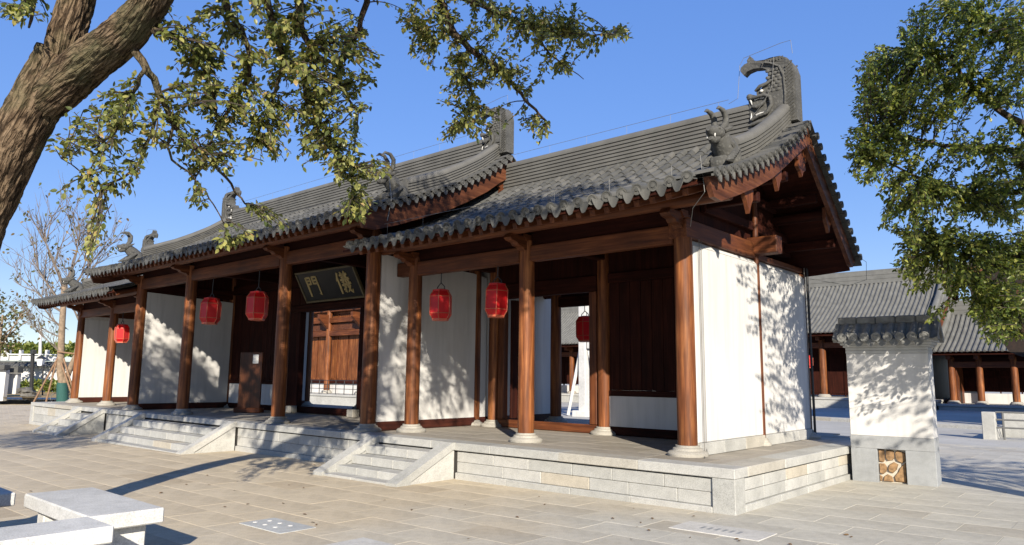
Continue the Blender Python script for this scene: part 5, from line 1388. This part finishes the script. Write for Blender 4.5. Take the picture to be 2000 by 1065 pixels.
part('pole', MB().tube([W(61, 770, 53), W(64, 690, 53)], .13, 10), dark_metal, lp); part('post_head', MB().box(-.25, .25, -.15, .15, 0, .3, .03, Matrix.Translation(W(65, 692, 53))), dark_metal, lp)
for k, (u, v, top, lab) in enumerate(((11, 700, 655, 'pale thin far pole at the left edge of the photo'), (78, 700, 645, 'pale far light pole left of the bare tree'))):
    lp = thing('light_pole', lab, 'light pole', W(u, v, 90), 'pale light poles beyond the garden wall')
    part('pole', MB().tube([W(u, v, 90), W(u+1.5, top, 90)], [.2, .14], 8), stone_white, lp); part('arm', MB().box(-.4, .4, -.1, .1, 0, .12, 0, Matrix.Translation(W(u+1.5, top, 90))), stone_white, lp)
rk = thing('garden_rock', 'dark weathered garden rock leaning on the lawn', 'rock', W(58, 776, 48))
m = MB(); m.blob(W(58, 772, 48), (.5, .45, .32), 12, 9, .5, 1); m.blob(W(52, 764, 48), (.62, .4, .24), 12, 9, .6, 4); m.blob(W(42, 762, 48), (.32, .3, .18), 10, 7, .5, 7)
part('boulder', m, flat('dark_rock', (.10, .095, .085), .9, 0, .5, 5), rk, True, 50)
bk = thing('bicycle', 'bicycle parked between the tree stakes and the wrapped tree', 'bicycle', W(112, 788, 45))
def wheel(c):
    part('wheel', MB().tube([c+(RT*math.cos(2*math.pi*i/18)+Vector((0, 0, 1))*math.sin(2*math.pi*i/18))*.32 for i in range(19)], .025, 5), wire_m, bk)
c1 = W(109, 778, 45); c2 = c1+RT*1.05; wheel(c1); wheel(c2)
fr = MB(); top = Vector((0, 0, .5)); fr.tube([c1, c1+RT*.38+top, c2-RT*.15+top, c2], .02, 5); fr.tube([c1+RT*.38+top, c1+RT*.5-Vector((0, 0, .02)), c2-RT*.15+top], .02, 5); fr.tube([c2-RT*.15+top, c2-RT*.2+top*1.4], .018, 5)
part('bicycle_frame', fr, dark_metal, bk); part('saddle', MB().blob(c1+RT*.36+top*1.25, (.12, .08, .04), 8, 5), dark_metal, bk)
def leafy_tree(name, label, pos, H, rx, rz, n, mat, size, seed, group=None):
    t = thing(name, label, 'tree', pos, group); K2 = Tree(t, random.Random(seed)); r = K2.r; p = Vector(pos)
    top = p+Vector((0, 0, H*.75)); K2.limb([p, p+Vector((.1, 0, H*.35)), top], .2, .07, 'trunk', bare_bark, 10, 3)
    for _ in range(7): K2.limb([p+Vector((0, 0, H*r.uniform(.35, .65))), p+Vector((r.gauss(0, rx*.5), r.gauss(0, rx*.5), H*r.uniform(.6, .95)))], .07, .02, 'limb', bare_bark, 6, 2)
    for _ in range(n):
        d = Vector((r.gauss(0, 1), r.gauss(0, 1), r.gauss(0, 1))).normalized()*(r.random()**.4); q = p+Vector((d.x*rx, d.y*rx, H*.68+d.z*rz))
        if noise.noise(q*.7) < -.1: continue
        for _ in range(3): K2.leaves.append(leaf_matrix(q+Vector((r.gauss(0, .15), r.gauss(0, .15), r.gauss(0, .15))), Vector((r.gauss(0, 1), r.gauss(0, 1), r.gauss(-.3, .8))), size*r.uniform(.7, 1.3), r.gauss(0, .8)))
    K2.finish(mat, 0, bare_bark)
pz = W(-12, 770, 56); leafy_tree('young_tree', 'leafy yellow green tree at the far left edge', pz, 8.2, 1.9, 2.8, 520, leaf_c, .3, 21)
pz = W(1122, 770, 75); leafy_tree('court_tree', 'green tree seen at the top of the right hand doorway', pz, 11.5, 4, 4, 900, leaf_b, .45, 22)
part('hills', MB().blob(Vector(CAM)+Vector((-620, 470, -60)), (380, 160, 82), 24, 10, .25, 3), hill_m, None, True)['kind'] = 'structure'

r = random.Random(77); V = []; Fc = []
for _ in range(90):
    x = r.uniform(5, 17); y = r.uniform(-6, -.2); M = leaf_matrix(Vector((x, y, zg(x)+.012)), Vector((r.gauss(0, 1), r.gauss(0, 1), 0)), r.uniform(.035, .07), r.gauss(0, .25)); b = len(V)
    V += [tuple(M @ Vector(q)) for q in leaf_verts]; Fc += [[b+i for i in f] for f in leaf_faces]
me = bpy.data.meshes.new('fallen_leaves'); me.from_pydata(V, [], Fc); me.materials.append(flat('dry_leaf', (.13, .075, .03), .8, 0, .4, 20))
o = link('fallen_leaves', me); o['kind'] = 'stuff'; o['label'] = 'small dry leaves scattered over the plaza'
